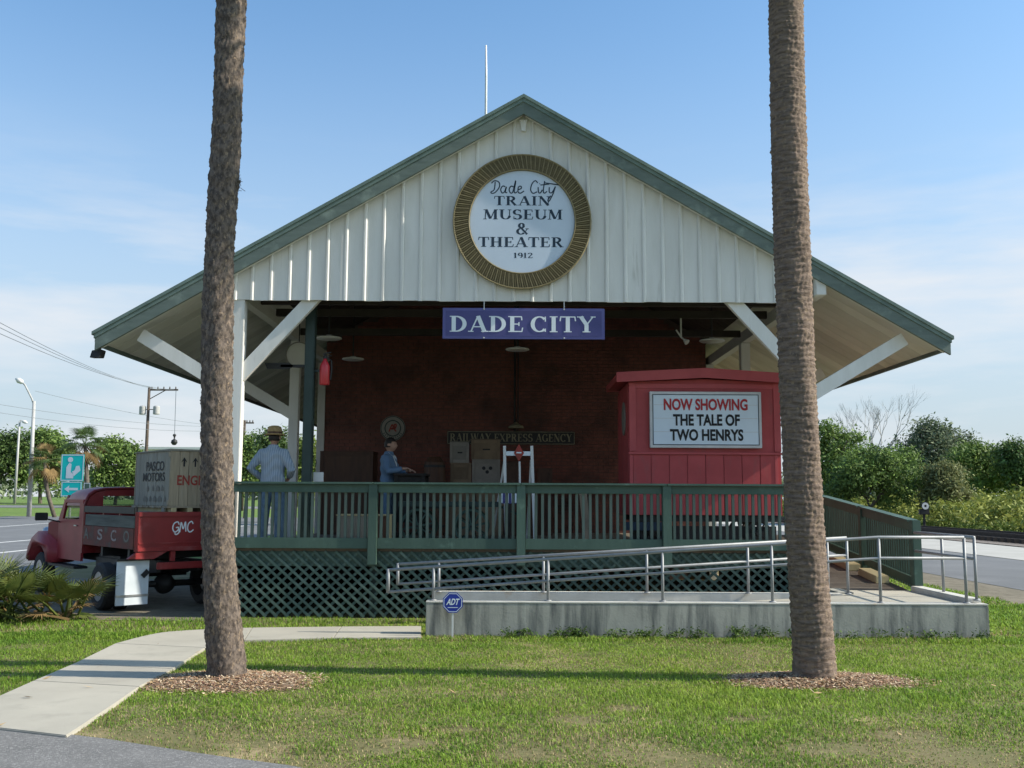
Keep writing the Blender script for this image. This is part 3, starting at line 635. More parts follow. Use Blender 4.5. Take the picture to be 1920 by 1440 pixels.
# antenna on the ridge
a0, a1 = PX(911, 205, 24), PX(909, 85, 24)
t = thing('antenna', 'thin white pole antenna standing above the left roof slope', 'antenna', (a0.x, 24, zr(a0.x)))
part('mast', M['lamp'], t, lambda b: b.tube([(a0.x, 24, zr(a0.x) - .05), (a0.x, 24, (a0.z + a1.z) / 2), (a0.x - .01, 24, a1.z)], [.035, .03, .022], 8), smooth=True)
part('base', M['silver'], t, lambda b: b.lathe([(.09, -.1), (.09, .05), (.045, .09), (.045, .3)], (a0.x, 24, zr(a0.x)), n=12))

# ================================================================== PALM TRUNKS IN THE LAWN
def trunk_mesh(ctrl, y0, topz, seed, ringed):
    """ctrl: (py, centre px, width px); a fine tube with boot scars or ring scars standing proud"""
    rr = np.random.default_rng(seed); zs, xs, rs = [], [], []
    for py, cx, w in ctrl:
        p = PX(cx, py, y0); a = PX(cx - w / 2, py, y0); c = PX(cx + w / 2, py, y0)
        zs.append(p.z); xs.append(p.x); rs.append((c.x - a.x) / 2)
    o = np.argsort(zs); zs = np.array(zs)[o]; xs = np.array(xs)[o]; rs = np.array(rs)[o]
    zs[0] = -.05
    dx = (xs[-1] - xs[-2]) / (zs[-1] - zs[-2])
    zs = np.append(zs, topz); xs = np.append(xs, xs[-1] + dx * (topz - zs[-2]) * .6); rs = np.append(rs, rs[-1] * .92)
    nz_, na = 620, 72
    Z = np.linspace(zs[0], zs[-1], nz_); Xc = np.interp(Z, zs, xs); Rr = np.interp(Z, zs, rs)
    ker = np.hanning(41); ker /= ker.sum()
    sm = lambda q: np.convolve(np.pad(q, 20, mode='edge'), ker, mode='valid')
    Xc, Rr = sm(Xc), sm(Rr)
    A = np.linspace(0, 2 * np.pi, na, endpoint=False); ZZ, AA = np.meshgrid(Z, A, indexing='ij')
    rnd = rr.normal(size=ZZ.shape)
    if ringed:
        ph = ZZ * 2 * np.pi / .052 + 1.2 * np.sin(AA * 2 + ZZ * 1.7) + .8 * np.sin(ZZ * 9)
        d = .005 * np.sin(ph) ** 3 + .004 * np.sin(ZZ * 61 + 2.2 * np.sin(AA * 3 + ZZ * 5)) ** 5 + .0035 * rnd + .003 * np.sin(AA * 5 + ZZ * 3) + .003 * np.sin(AA * 23 + 3 * np.sin(ZZ * 11)) + .003 * pnoise(AA * 3, ZZ * 9, 2.0)
    else:
        u = AA * 15 / (2 * np.pi); v = ZZ / .052
        q = np.abs(((u + v) % 1) - .5) + np.abs(((u - v) % 1) - .5)
        d = .007 * (q - .5) + .0035 * rnd + .004 * np.sin(AA * 4 + ZZ * 4) + .004 * pnoise(AA * 6, ZZ * 16, 2.0) + .005 * np.sin(ZZ * 38 + 2 * np.sin(AA * 3))
    rad = Rr[:, None] - .009 + d
    V = np.stack([Xc[:, None] + rad * np.cos(AA), y0 + rad * np.sin(AA), ZZ], -1).reshape(-1, 3)
    i = np.arange(nz_ - 1)[:, None]; j = np.arange(na)[None, :]; j2 = (j + 1) % na
    Q = np.stack([i * na + j + 0 * j2, i * na + j2 + 0 * j, (i + 1) * na + j2, (i + 1) * na + j], -1).reshape(-1)
    return V, Q, (Xc[-1], zs[-1]), (Xc[0], Rr[0])
def frond_geo(b, base, az, el, L, n=26, wl=.55, wv_=.03, droop=.28, sag=.10):
    base = Vector(base); d = Vector((math.cos(az) * math.cos(el), math.sin(az) * math.cos(el), math.sin(el)))
    pts = []; p = base.copy()
    for i in range(9):
        pts.append(p.copy()); p += d * L / 8; d = (d + Vector((0, 0, -sag))).normalized()
    b.tube(pts, [.022 - .002 * i for i in range(9)], 4)
    hub = pts[5]; fw = (pts[8] - pts[5]).normalized(); sd = fw.cross(Vector((0, 0, 1))).normalized(); up = sd.cross(fw)
    for k in range(n):
        a = R_(-115 + 230 * k / (n - 1)); dr = (fw * math.cos(a) + sd * math.sin(a)).normalized(); l = L * wl * (.75 + .3 * math.cos(a))
        tip = hub + dr * l + Vector((0, 0, -droop * l)) + up * .1 * l * random.uniform(-1, 1); mid = hub + dr * l * .5 + up * .03; w = sd.cross(dr); wv = dr.cross(up).normalized() * wv_
        b.add([hub, mid + wv, tip, mid - wv], [(0, 1, 2, 3)])
def big_palm(label, ctrl, y0, topz, seed, ringed, mm):
    V, Q, top, base = trunk_mesh(ctrl, y0, topz, seed, ringed)
    t = thing('palm_tree', label, 'palm tree', (base[0], y0, 0), group='tall palms standing in the front lawn')
    o = npmesh('trunk', V, np.full(len(Q) // 4, 4), Q, None, mm, t)
    o.data.polygons.foreach_set('use_smooth', [True] * len(o.data.polygons))
    rnd = random.Random(seed)
    for k in range(34):
        fb = MB(); el = rnd.uniform(-.75, 1.2); frond_geo(fb, (top[0], y0, top[1] - .1 + .25 * el), k * 2.4 + rnd.uniform(-.2, .2), el, rnd.uniform(1.5, 1.9))
        fb.build('frond', M['palmleaf'], t)
    return t, base
M['palmleaf'] = mat('palm_frond', (.055, .10, .03), (.09, .13, .04), 3, .5, trans=.2)
M['palmleaf2'] = mat('palmetto_leaf', (.05, .085, .02), (.13, .15, .035), 5, .5, trans=.2)
M['deadfrond'] = mat('dead_frond', (.26, .17, .07), (.18, .12, .05), 3, .8, trans=.2)
YP = 9.3
PL, bl = big_palm('palm with rough mottled trunk beside the curved sidewalk, leaning slightly', [(1272, 427, 78), (1240, 425, 72), (1150, 417, 69), (1000, 408, 62), (800, 406, 61), (600, 408, 59), (480, 411, 57), (250, 425, 56), (0, 434, 56)], YP, 10.4, 3, False, M['bark1'])
PR, br_ = big_palm('palm with ringed trunk in front of the concrete ramp and red booth', [(1266, 1528, 86), (1240, 1527, 80), (1180, 1523, 78), (1050, 1512, 74), (900, 1505, 71), (700, 1494, 69), (450, 1485, 69), (250, 1478, 67), (0, 1474, 65)], 9.42, 9.5, 5, True, M['bark2'])
# tufts of dead fibre on the left trunk
tb = MB(); p0 = PX(447, 343, YP)
for k in range(60):
    q = p0 + Vector((random.gauss(-.02, .015), random.gauss(0, .02), random.gauss(0, .03))); e = q + Vector((random.uniform(0, .045), random.uniform(-.03, .03), random.uniform(-.05, .04)))
    tb.bar(q, e, .004, .004)
tb.build('fibre_tuft', M['bark'], PL)
# mulch rings with chips
for cx_, cy_, rx, ry, lab in ((bl[0] + .04, YP - .12, .74, .50, 'left'), (br_[0] + .0, 9.36, .86, .42, 'right')):
    b = MB(); n = 40; rings = 6
    b.v = [(cx_, cy_, .07)]
    for r in range(1, rings + 1):
        for k in range(n):
            a = 2 * math.pi * k / n; q = r / rings * (1 + .10 * math.sin(3 * a + cx_) + .05 * math.sin(7 * a)); b.v.append((cx_ + rx * q * math.cos(a), cy_ + ry * q * math.sin(a), .045 * (1 - (r / rings) ** 2) + .004 + random.uniform(0, .008)))
    for k in range(n): b.f.append((0, 1 + k, 1 + (k + 1) % n))
    for r in range(rings - 1):
        for k in range(n): a = 1 + r * n + k; c = 1 + r * n + (k + 1) % n; b.f.append((a, a + n, c + n, c))
    b.build('mulch_bed', M['mulch'], kind='stuff')
    N = 9500; q = np.sqrt(RNG.uniform(0, 1, N)) * (1.0 + .32 * RNG.uniform(0, 1, N) ** 2); a = RNG.uniform(0, 6.283, N)
    P = np.stack([cx_ + rx * q * np.cos(a), cy_ + ry * q * np.sin(a), .045 * np.clip(1 - q ** 2, 0, 1) + RNG.uniform(.006, .024, N)], 1)
    L = RNG.uniform(.005, .024, N); W = RNG.uniform(.002, .0055, N); th = RNG.uniform(0, 6.283, N); tl = RNG.normal(0, .22, N)
    dv = np.stack([np.cos(th), np.sin(th), tl], 1) * L[:, None]; sv = np.stack([-np.sin(th), np.cos(th), RNG.normal(0, .25, N)], 1) * W[:, None]
    V = np.stack([P - dv - sv, P + dv - sv, P + dv + sv, P - dv + sv], 1).reshape(-1, 3)
    c0 = np.array([.34, .215, .13]) * RNG.uniform(.35, 1.5, N)[:, None] + RNG.normal(0, .012, (N, 3)); c0 = np.where(RNG.uniform(0, 1, N)[:, None] < .24, np.array([.58, .47, .33]), c0)
    npmesh('mulch_chips', V, np.full(N, 4), np.arange(4 * N), np.clip(np.repeat(c0, 4, 0), .01, 1), M['chip'], kind='stuff')

# ================================================================== SIGNS ON THE GABLE
c = PX(979, 415, YG - .09); RO = (PX(1108, 415, YG - .09).x - PX(851, 415, YG - .09).x) / 2; RI = RO * 100 / 128.5
sg_ = thing('museum_sign', 'big round sign with gold rope ring on the white gable, naming the train museum', 'sign', (c.x, YG - .09, c.z - RO))
YS = YG - .09
part('backing', M['gold'], sg_, lambda b: b.lathe([(RO, -.055), (RO, -.005), (RO - .01, 0), (RI, .0), (RI - .01, -.01)], c, (0, -1, 0), 72))
rope = None
for k in range(176):
    a = 2 * math.pi * k / 176; dr = Vector((math.cos(a), 0, math.sin(a))); tg = Vector((-math.sin(a), 0, math.cos(a)))
    p = c + dr * (RI + .012) + Vector((0, -.012, 0)) - tg * .018; q = c + dr * (RO - .012) + Vector((0, -.012, 0)) + tg * .018
    part('rope_strand', M['gold'] if k % 2 else M['goldpale'], sg_, lambda b: b.bar(p, q, .015, .020, (0, 1, 0)))
part('outer_bead', M['goldpale'], sg_, lambda b: b.tube([c + Vector((math.cos(2 * math.pi * k / 64), 0, math.sin(2 * math.pi * k / 64))) * RO + Vector((0, -.01, 0)) for k in range(65)], .014, 6, False), smooth=True)
part('inner_bead', M['goldpale'], sg_, lambda b: b.tube([c + Vector((math.cos(2 * math.pi * k / 64), 0, math.sin(2 * math.pi * k / 64))) * RI + Vector((0, -.012, 0)) for k in range(65)], .012, 6, False), smooth=True)
part('face', M['panelblue'], sg_, lambda b: b.lathe([(RI - .004, -.04), (RI - .004, -.012), (RI - .02, -.008), (0, -.008)], c, (0, -1, 0), 64))
u = RO / 128.5                                  # metres per photo pixel on this sign
def sgline(s, x0, x1, y0, y1): flat('lettering', M['navy'], sg_, serif2d(s, (x0 - 979) * u, (415 - y1) * u, (x1 - x0) * u, (y1 - y0) * u), (c.x, YS, c.z), off=-.0074)
sgline('TRAIN', 926, 1032, 366, 384); sgline('MUSEUM', 906, 1055, 392, 411); sgline('&', 968, 992, 418, 440); sgline('THEATER', 897, 1057, 445, 464); sgline('1912', 963, 999, 475, 485)
DADE = [[(.02, .78), (.16, .98), (.34, .86), (.36, .5), (.2, .1), (.06, .0), (.0, .1), (.14, .3), (.18, .9)],
        [(.62, .52), (.5, .56), (.42, .3), (.48, .04), (.58, .12), (.66, .5), (.62, .1), (.7, .06)],
        [(.98, .5), (.86, .56), (.78, .3), (.84, .04), (.94, .14), (1.06, 1.0), (1.0, .2), (1.04, .04), (1.12, .14)],
        [(1.16, .28), (1.3, .4), (1.28, .56), (1.18, .5), (1.16, .14), (1.26, .02), (1.42, .2)],
        [(2.0, .82), (1.9, 1.0), (1.76, .76), (1.7, .3), (1.8, .02), (1.98, .14)],
        [(2.02, .5), (2.04, .1), (2.12, .06), (2.2, .3)], [(2.08, .74), (2.10, .78)],
        [(2.3, .98), (2.24, .2), (2.3, .04), (2.4, .18)], [(2.12, .66), (2.5, .74)],
        [(2.5, .5), (2.5, .12), (2.62, .1), (2.76, .56)], [(2.76, .56), (2.66, .0), (2.5, -.56), (2.44, -.5), (2.56, -.16)], [(2.28, .84), (2.9, .68)]]
flat('lettering', M['navy'], sg_, script2d(DADE, (920 - 979) * u, (415 - 361) * u, 44 * u, 25 * u, 2.2 * u), (c.x, YS, c.z), off=-.0064)

pa, pb = PX(830, 636, YG + .05), PX(1133, 580, YG + .05)
sg_ = thing('place_name_sign', 'long blue DADE CITY board hanging under the gable edge', 'sign', (pa.x, YG + .05, pa.z)); YD = YG - .005
W_, H_ = pb.x - pa.x, pb.z - pa.z
part('board', M['signblue2'], sg_, lambda b: b.box((pa.x, YD, pa.z), (pb.x, YD + .03, pb.z)), bevel=.004)
flat('panel', M['signblue'], sg_, ([(.045, .04), (W_ - .045, .04), (W_ - .045, H_ - .04), (.045, H_ - .04)], [(0, 1, 2, 3)]), (pa.x, YD, pa.z), off=.004)
uu = W_ / 303
flat('lettering', M['signwhite'], sg_, serif2d('DADE', 13 * uu, 13 * uu, 139 * uu, 30 * uu), (pa.x, YD, pa.z), off=.009)
flat('lettering', M['signwhite'], sg_, serif2d('CITY', 164 * uu, 13 * uu, 122 * uu, 30 * uu), (pa.x, YD, pa.z), off=.009)
for fx in (.255, .75):
    part('hanger', M['silver'], sg_, lambda b: (b.tube([(pa.x + W_ * fx, YD + .014, pb.z), (pa.x + W_ * fx, YD + .014, 4.53)], .008, 6)))
    for zz in (pa.z + .015, pb.z - .015): part('bolt', M['silver'], sg_, lambda b: b.lathe([(.012, 0), (.012, .008), (0, .01)], (pa.x + W_ * fx, YD - .001, zz), (0, -1, 0), 8))

# long sign and round sign on the brick wall
YW = YB - .03
pa, pb = PX(838, 833, YW), PX(1078, 809, YW); W_, H_ = pb.x - pa.x, pb.z - pa.z
sg_ = thing('agency_sign', 'dark narrow board with faded gilt RAILWAY EXPRESS AGENCY letters on the brick wall', 'sign', (pa.x, YW, pa.z))
part('board', M['black'], sg_, lambda b: b.box((pa.x, YW, pa.z), (pb.x, YW + .02, pb.z)))
flat('border', M['gilt'], sg_, frame2d(.01, .01, W_ - .01, H_ - .01, .012), (pa.x, YW, pa.z), off=.003)
flat('lettering', M['gilt'], sg_, serif2d('RAILWAY EXPRESS AGENCY', .06, .065, W_ - .12, H_ - .12, .03), (pa.x, YW, pa.z), off=.004)
c = PX(736.5, 803, YW); r = PX(760, 803, YW).x - c.x
sg_ = thing('round_wall_sign', 'small pale round sign with rings on the brick wall behind the seated-height desk', 'sign', (c.x, YW, c.z - r))
sg_['label'] = 'small pale round ringed sign on the brick wall above the person in the blue shirt'
part('plate', M['greybox'], sg_, lambda b: b.lathe([(r, -.02), (r, 0), (0, 0)], c, (0, -1, 0), 40))
flat('ring', M['dkgreen'], sg_, disc2d(0, 0, r * .97, 40, r * .91), (c.x, YW, c.z), off=.003)
flat('ring', M['dkgreen'], sg_, disc2d(0, 0, r * .66, 40, r * .58), (c.x, YW, c.z), off=.003)
flat('band', M['dkgreen'], sg_, (lambda L: ([v for q in L for v in q[0]], [tuple(i + 4 * k for i in (0, 1, 2, 3)) for k in range(len(L))]))([ribbon([(r * .70 * math.cos(R_(a)), r * .70 * math.sin(R_(a))), (r * .86 * math.cos(R_(a)), r * .86 * math.sin(R_(a)))], [.018, .018]) for a in range(-150, -20, 13)]), (c.x, YW, c.z), off=.0035)
flat('emblem', M['stred'], sg_, script2d([[(-.5, -.5), (-.1, .5), (.05, .1), (-.2, -.1), (.3, .0), (.45, .5), (.2, .5), (.3, -.3), (.5, -.4)]], 0, 0, r * .6, r * .55, .028), (c.x, YW, c.z), off=.004)

# ================================================================== RED TICKET BOOTH
BY, BD = 15.6, 1.55
bx0, bx1 = PX(1180, 800, BY).x, PX(1463, 800, BY).x
zbot, ztrim, zeave = PX(1300, 966, BY).z, PX(1300, 850, BY).z, PX(1180, 716, BY).z
zap = PX(1308, 711, BY).z; bxm = (bx0 + bx1) / 2
bo = thing('ticket_booth', 'red ticket booth with low gabled roof and NOW SHOWING marquee, standing on the deck', 'booth', (bxm, BY, ZD))
part('wall', M['red'], bo, lambda b: b.prism([(bx0, BY, zbot), (bx1, BY, zbot), (bx1, BY, zeave), (bxm, BY, zap), (bx0, BY, zeave)], (0, BD, 0)))
rx0, rx1 = PX(1157, 700, BY - .12).x, PX(1467, 700, BY - .12).x; rz = PX(1157, 698, BY - .12).z; rza = PX(1308, 690, BY - .12).z; rth = .155
for sgn, xe in ((-1, rx0), (1, rx1)):
    part('roof', M['redtrim'], bo, lambda b: b.prism([(bxm, BY - .12, rza - .02), (xe, BY - .12, rz - .02), (xe, BY - .12, rz - rth + .03), (bxm, BY - .12, rza - rth + .03)], (0, BD + .25, 0)))
    part('fascia', M['redtrim'], bo, lambda b: b.prism([(bxm, BY - .145, rza), (xe + sgn * .01, BY - .145, rz), (xe + sgn * .01, BY - .145, rz - rth), (bxm, BY - .145, rza - rth)], (0, .024, 0)))
cw = .10
for x in (bx0, bx1 - cw):
    part('corner_trim', M['redtrim'], bo, lambda b: b.box((x - .003, BY - .022, ztrim + .03), (x + cw + .003, BY - .001, zeave - .02)), bevel=.003)
    part('corner_trim', M['redtrim'], bo, lambda b: b.box((x - .003 + (.0), BY - .022, zbot), (x + .05, BY - .001, ztrim - .022)), bevel=.003)
part('belt_trim', M['redtrim'], bo, lambda b: b.box((bx0 - .02, BY - .05, ztrim - .02), (bx1 + .02, BY - .001, ztrim + .012)), bevel=.003)
part('frieze', M['redtrim'], bo, lambda b: b.box((bx0 + cw + .004, BY - .016, zeave - .10), (bx1 - cw - .004, BY - .001, zeave - .03)))
nbd = 8; bwid = (bx1 - bx0 - .10) / nbd
for k in range(nbd):
    x = bx0 + .05 + k * bwid
    part('front_board', M['red'], bo, lambda b: b.box((x + .005, BY - .016, zbot + .004), (x + bwid - .005, BY - .001, ztrim - .022)), bevel=.003)
for k in range(6):
    y = BY + .03 + k * .25
    part('side_board', M['red'], bo, lambda b: b.box((bx0 - .014, y + .004, zbot + .004), (bx0 - .001, y + .244, zeave - .06)), bevel=.003)
# marquee
mx0_, mx1_ = PX(1218, 790, BY - .06).x, PX(1427, 790, BY - .06).x; mz0, mz1 = PX(1320, 840, BY - .06).z, PX(1320, 735, BY - .06).z; MW, MH = mx1_ - mx0_, mz1 - mz0
part('marquee_case', M['silver'], bo, lambda b: b.box((mx0_, BY - .10, mz0), (mx1_, BY - .018, mz1)), bevel=.006)
flat('marquee_panel', M['marquee'], bo, ([(.05, .05), (MW - .05, .05), (MW - .05, MH - .05), (.05, MH - .05)], [(0, 1, 2, 3)]), (mx0_, BY - .10, mz0), off=.003)
flat('marquee_border', M['navy'], bo, frame2d(.042, .042, MW - .042, MH - .042, .012), (mx0_, BY - .10, mz0), off=.006)
for fz in (.28, .52, .76): flat('letter_track', M['silver'], bo, ([(.06, MH * fz), (MW - .06, MH * fz), (MW - .06, MH * fz + .006), (.06, MH * fz + .006)], [(0, 1, 2, 3)]), (mx0_, BY - .10, mz0), off=.005)
um = MW / 209
def mq(s, x0, x1, y0, y1, m_): flat('lettering', M[m_], bo, text2d(s, (x0 - 1218) * um, (840 - y1) * um, (x1 - x0) * um, (y1 - y0) * um, .035), (mx0_, BY - .10, mz0), off=.009)
mq('NOW SHOWING', 1244, 1401, 748, 770, 'redink'); mq('THE TALE OF', 1261, 1386, 777, 799, 'ink'); mq('TWO HENRYS', 1255, 1392, 805, 827, 'ink')
# oval plaque on the side, skid and wheels
oc = Vector((bx0 - .016, BY + .55, PX(1172, 785, BY + .5).z))
part('side_plaque', M['greybox'], bo, lambda b: b.prism([oc + Vector((0, .20 * math.cos(2 * math.pi * k / 28), .27 * math.sin(2 * math.pi * k / 28))) for k in range(28)], (-.02, 0, 0)))
part('chassis', M['black'], bo, lambda b: (b.box((bx0 + .05, BY + .05, zbot - .10), (bx1 - .05, BY + .15, zbot - .001)), b.box((bx0 + .05, BY + BD - .2, zbot - .10), (bx1 - .05, BY + BD - .1, zbot - .001)), b.box((bx0 + .3, BY + .151, zbot - .16), (bx0 + .4, BY + BD - .201, zbot - .02)), b.box((bx1 - .4, BY + .151, zbot - .16), (bx1 - .3, BY + BD - .201, zbot - .02))))
def spoke_wheel(parent, cx, cy, cz, r, m_, nm='wheel', axis='y', t=.05):
    def f(b):
        ax = Vector((0, 1, 0)) if axis == 'y' else Vector((1, 0, 0)); c = Vector((cx, cy, cz)); e = Vector((1, 0, 0)) if axis == 'y' else Vector((0, 1, 0)); g = Vector((0, 0, 1))
        b.lathe([(r, -t / 2), (r, t / 2), (r - .035, t / 2), (r - .035, -t / 2), (r, -t / 2)], c, ax, 28)
        b.lathe([(.05, -t * .7), (.05, t * .7)], c, ax, 12)
        for k in range(8):
            a = 2 * math.pi * k / 8 + .2; d = e * math.cos(a) + g * math.sin(a); b.bar(c + d * .045, c + d * (r - .03), .022, .018, ax)
    return part(nm, M[m_], parent, f)
part('skirt', M['black'], bo, lambda b: b.box((bx0 + .06, BY + .16, ZD + .05), (bx1 - .06, BY + .19, zbot - .17)))
for x in (bx0 + .35, bx1 - .35):
    for y in (BY + .1, BY + BD - .15): spoke_wheel(bo, x, y, ZD + .19, .19, 'black')
part('tow_panel', M['navy'], bo, lambda b: b.box((bx0 - .1, BY + .03, ZD + .22), (bx0 + .55, BY + .05, zbot - .11)))

# ================================================================== THINGS ON THE PLATFORM
# dark green post, extinguisher, arm, pale round disc, little white card
gx0, gx1 = PX(572, 700, 14.62).x, PX(590, 700, 14.62).x
gp = thing('steel_post', 'dark green square post inside the left corner of the platform', 'post', ((gx0 + gx1) / 2, 14.62, ZD))
part('shaft', M['dkgreen'], gp, lambda b: b.box((gx0, 14.55, ZD + .012), (gx1, 14.70, zr(gx0, .18))), bevel=.012)
part('foot_plate', M['dkgreen'], gp, lambda b: b.box((gx0 - .05, 14.50, ZD), (gx1 + .05, 14.75, ZD + .012)))
za = PX(540, 686, 14.6).z
part('arm', M['black'], gp, lambda b: (b.box((gx0 - .36, 14.6, za - .02), (gx0, 14.63, za + .02)), b.prism([(gx0 - .60, 14.6, za + .045), (gx0 - .24, 14.6, za + .045), (gx0 - .16, 14.6, za + .0), (gx0 - .24, 14.6, za - .045), (gx0 - .56, 14.6, za - .045)], (0, .03, 0))))
ex = PX(609, 695, 14.6); zt_, zb_ = PX(609, 668, 14.6).z, PX(609, 722, 14.6).z; r = .075
fe = thing('fire_extinguisher', 'red fire extinguisher hung beside the dark green post', 'extinguisher', (ex.x, 14.6, zb_))
part('cylinder', M['extred'], fe, lambda b: b.lathe([(r - .01, 0), (r, .015), (r, .27), (r * .8, .32), (.03, .36), (.028, .39)], (ex.x, 14.6, zb_), n=20), smooth=True)
part('valve', M['black'], fe, lambda b: (b.lathe([(.03, .391), (.03, .43), (.012, .45)], (ex.x, 14.6, zb_), n=10), b.bar((ex.x - .03, 14.6, zb_ + .46), (ex.x + .09, 14.6, zb_ + .49), .02, .015), b.bar((ex.x, 14.6, zb_ + .43), (ex.x + .10, 14.6, zb_ + .44), .02, .012)))
part('hose', M['black'], fe, lambda b: b.tube([(ex.x + .02, 14.59, zb_ + .41), (ex.x + .10, 14.58, zb_ + .36), (ex.x + .105, 14.58, zb_ + .2), (ex.x + .09, 14.58, zb_ + .08)], .012, 8))
part('bracket', M['dkgreen'], fe, lambda b: b.box((gx1 + .001, 14.615, zb_ + .2), (ex.x, 14.64, zb_ + .23)))
dc = PX(560, 665, 17.3)
t = thing('hanging_disc', 'faint pale round disc hanging beyond the dark green post', 'disc', (dc.x, 17.3, dc.z))
part('plate', M['soffit'], t, lambda b: b.lathe([(.21, -.02), (.21, .0), (.17, .006), (0, .006)], dc, (0, -1, 0), 32))
part('rim', M['greybox'], t, lambda b: b.lathe([(.23, -.025), (.23, .012), (.21, .012), (.21, -.025), (.23, -.025)], dc, (0, -1, 0), 32))
part('rod', M['black'], t, lambda b: b.tube([dc + Vector((0, .012, .225)), (dc.x, 17.312, zr(dc.x, .18))], .01, 6))
wl_ = PX(597, 893, 14.75); t = thing('hanging_card', 'small white card hanging on a wire from the dark green post', 'card', wl_)
part('card', M['lamp'], t, lambda b: b.box(wl_ + Vector((-.075, -.012, -.085)), wl_ + Vector((.075, .012, .06))), bevel=.006)
part('wire', M['black'], t, lambda b: b.tube([wl_ + Vector((-.06, 0, .06)), wl_ + Vector((-.03, -.02, .22)), (gx1 + .002, 14.65, wl_.z + .30)], .005, 5))

# ceiling lamps
for px, py, lab in ((617, 636, 'round ceiling lamp nearest the dark green post'), (662, 675, 'second round ceiling lamp, deeper in beyond the fire extinguisher'), (970, 657, 'round ceiling lamp just below the blue DADE CITY board'), (1335, 641, 'round ceiling lamp above the red booth roof')):
    d = ray(px, py); k = (4.24 - EYE) / d.z; p = Vector((0, 0, EYE)) + d * k
    t = thing('ceiling_lamp', lab, 'ceiling lamp', (p.x, p.y, 4.24), group='round lamps under the dark ceiling')
    part('shade', M['lamp'], t, lambda b: b.lathe([(.0, .012), (.19, .0), (.21, .012), (.20, .03), (.05, .06), (.05, .068)], p, n=28), smooth=True)
    part('stem', M['black'], t, lambda b: b.lathe([(.014, .069), (.014, zr(p.x, .18) - 4.24)], p, n=8))
fl_ = PX(1277, 632, 16.2)
t = thing('twin_spotlight', 'twin spotlight on the dark ceiling, right of the blue board', 'spotlight', fl_)
part('bracket', M['lamp'], t, lambda b: (b.tube([fl_ + Vector((-.08, 0, .12)), fl_, fl_ + Vector((.06, -.03, -.06))], .014, 6), b.tube([fl_ + Vector((0, 0, 0)), (fl_.x, fl_.y, 4.62)], .015, 6)))
part('lamp_head', M['lamp'], t, lambda b: b.lathe([(.025, 0), (.05, .07), (.0, .075)], fl_ + Vector((.05, -.02, -.05)), (.5, -.5, -.6), 12))
# pipe up the wall and lamp over the agency sign
cp = PX(968, 700, YB - .05)
t = thing('wall_conduit', 'dark vertical conduit down the middle of the brick wall', 'conduit', (cp.x, YB - .05, 2.9))
part('pipe', M['black'], t, lambda b: (b.tube([(cp.x - .03, YB - .05, 5.9), (cp.x - .03, YB - .05, 3.05)], .02, 8), b.tube([(cp.x + .04, YB - .05, 5.9), (cp.x + .04, YB - .05, 3.05)], .012, 8)))
part('lamp_shade', M['gilt'], t, lambda b: b.lathe([(.17, 0), (.15, .05), (.05, .10), (.03, .12)], (cp.x, YB - .19, PX(965, 803, YB - .2).z), n=20))
part('lamp_arm', M['black'], t, lambda b: b.tube([(cp.x, YB - .19, PX(965, 803, YB - .2).z + .12), (cp.x, YB - .15, PX(965, 803, YB - .2).z + .2), (cp.x, YB - .05, 3.05)], .012, 6))

# freight boxes
def box_thing(px0, py0, px1, py1, y, d, m_, label, nm='freight_box', zfloor=None, cat='box', strap=True, mark=None):
    a, c = PX(px0, py1, y), PX(px1, py0, y); z0 = a.z if zfloor is None else zfloor; z1 = c.z; x0, x1 = a.x, c.x
    t = thing(nm, label, cat, ((x0 + x1) / 2, y, z0), group='freight boxes piled on the platform' if nm == 'freight_box' else None)
    e = .018
    part('body', M[m_], t, lambda b: b.box((x0 + e, y + e, z0), (x1 - e, y + d - e, z1 - .02)))
    part('lid', M[m_], t, lambda b: b.box((x0, y, z1 - .0195), (x1, y + d, z1)), bevel=.004)
    if strap:
        for x in (x0, x1 - .06): part('batten', M[m_], t, lambda b: b.box((x + .003, y + .001, z0 + .004), (x + .057, y + e - .001, z1 - .021)))
        for z in (z0 + .004, z1 - .085): part('batten', M[m_], t, lambda b: b.box((x0 + .062, y + .003, z), (x1 - .062, y + e - .001, z + .06)))
    if mark: flat('stencil', M['ink'], t, mark((x1 - x0), (z1 - z0)), (x0, y + e, z0), off=.004)
    return z0, z1
dots = lambda w, h: ([v for k in range(3) for v in disc2d(w * (.42 + .12 * k), h * (.62 - .16 * (k % 2)), .035, 10)[0]], [tuple(range(10 * k, 10 * k + 10)) for k in range(3)])
bar_ = lambda w, h: ([(w * .4, h * .45), (w * .65, h * .45), (w * .65, h * .52), (w * .4, h * .52)], [(0, 1, 2, 3)])
YX = 19.2
zz = PX(900, 900, YX).z
box_thing(838, 905, 888, 1000, YX, .6, 'tanbox', 'large tan freight box on the floor at the left bottom of the box pile', zfloor=ZD)
box_thing(892, 905, 944, 1000, YX, .6, 'tanbox', 'large tan freight box on the floor under the box with black dots', zfloor=ZD)
za_ = PX(850, 905, YX).z
box_thing(844, 868, 884, 905, YX, .5, 'tanbox', 'tan freight box in the middle of the left stack below the grey box', zfloor=za_)
box_thing(884.5, 861, 938, 905, YX, .5, 'greybox', 'grey freight box with three black dots in the middle of the pile', zfloor=za_, mark=dots)
box_thing(843, 828, 880, 868, YX, .45, 'greybox', 'small grey freight box topmost on the left stack below the agency sign', zfloor=PX(850, 868, YX).z, mark=bar_)
box_thing(883, 823, 938, 861, YX, .45, 'tanbox', 'wide tan freight box topmost on the right stack below the agency sign', zfloor=PX(850, 861, YX).z, mark=bar_)
box_thing(939, 866, 972, 905, YX + .1, .5, 'brownwood', 'dark brown freight box behind the white stand with the red diamond', zfloor=za_)
box_thing(946, 905, 1010, 1000, YX, .6, 'brownwood', 'dark brown freight box on the floor at the right bottom of the pile', zfloor=ZD)
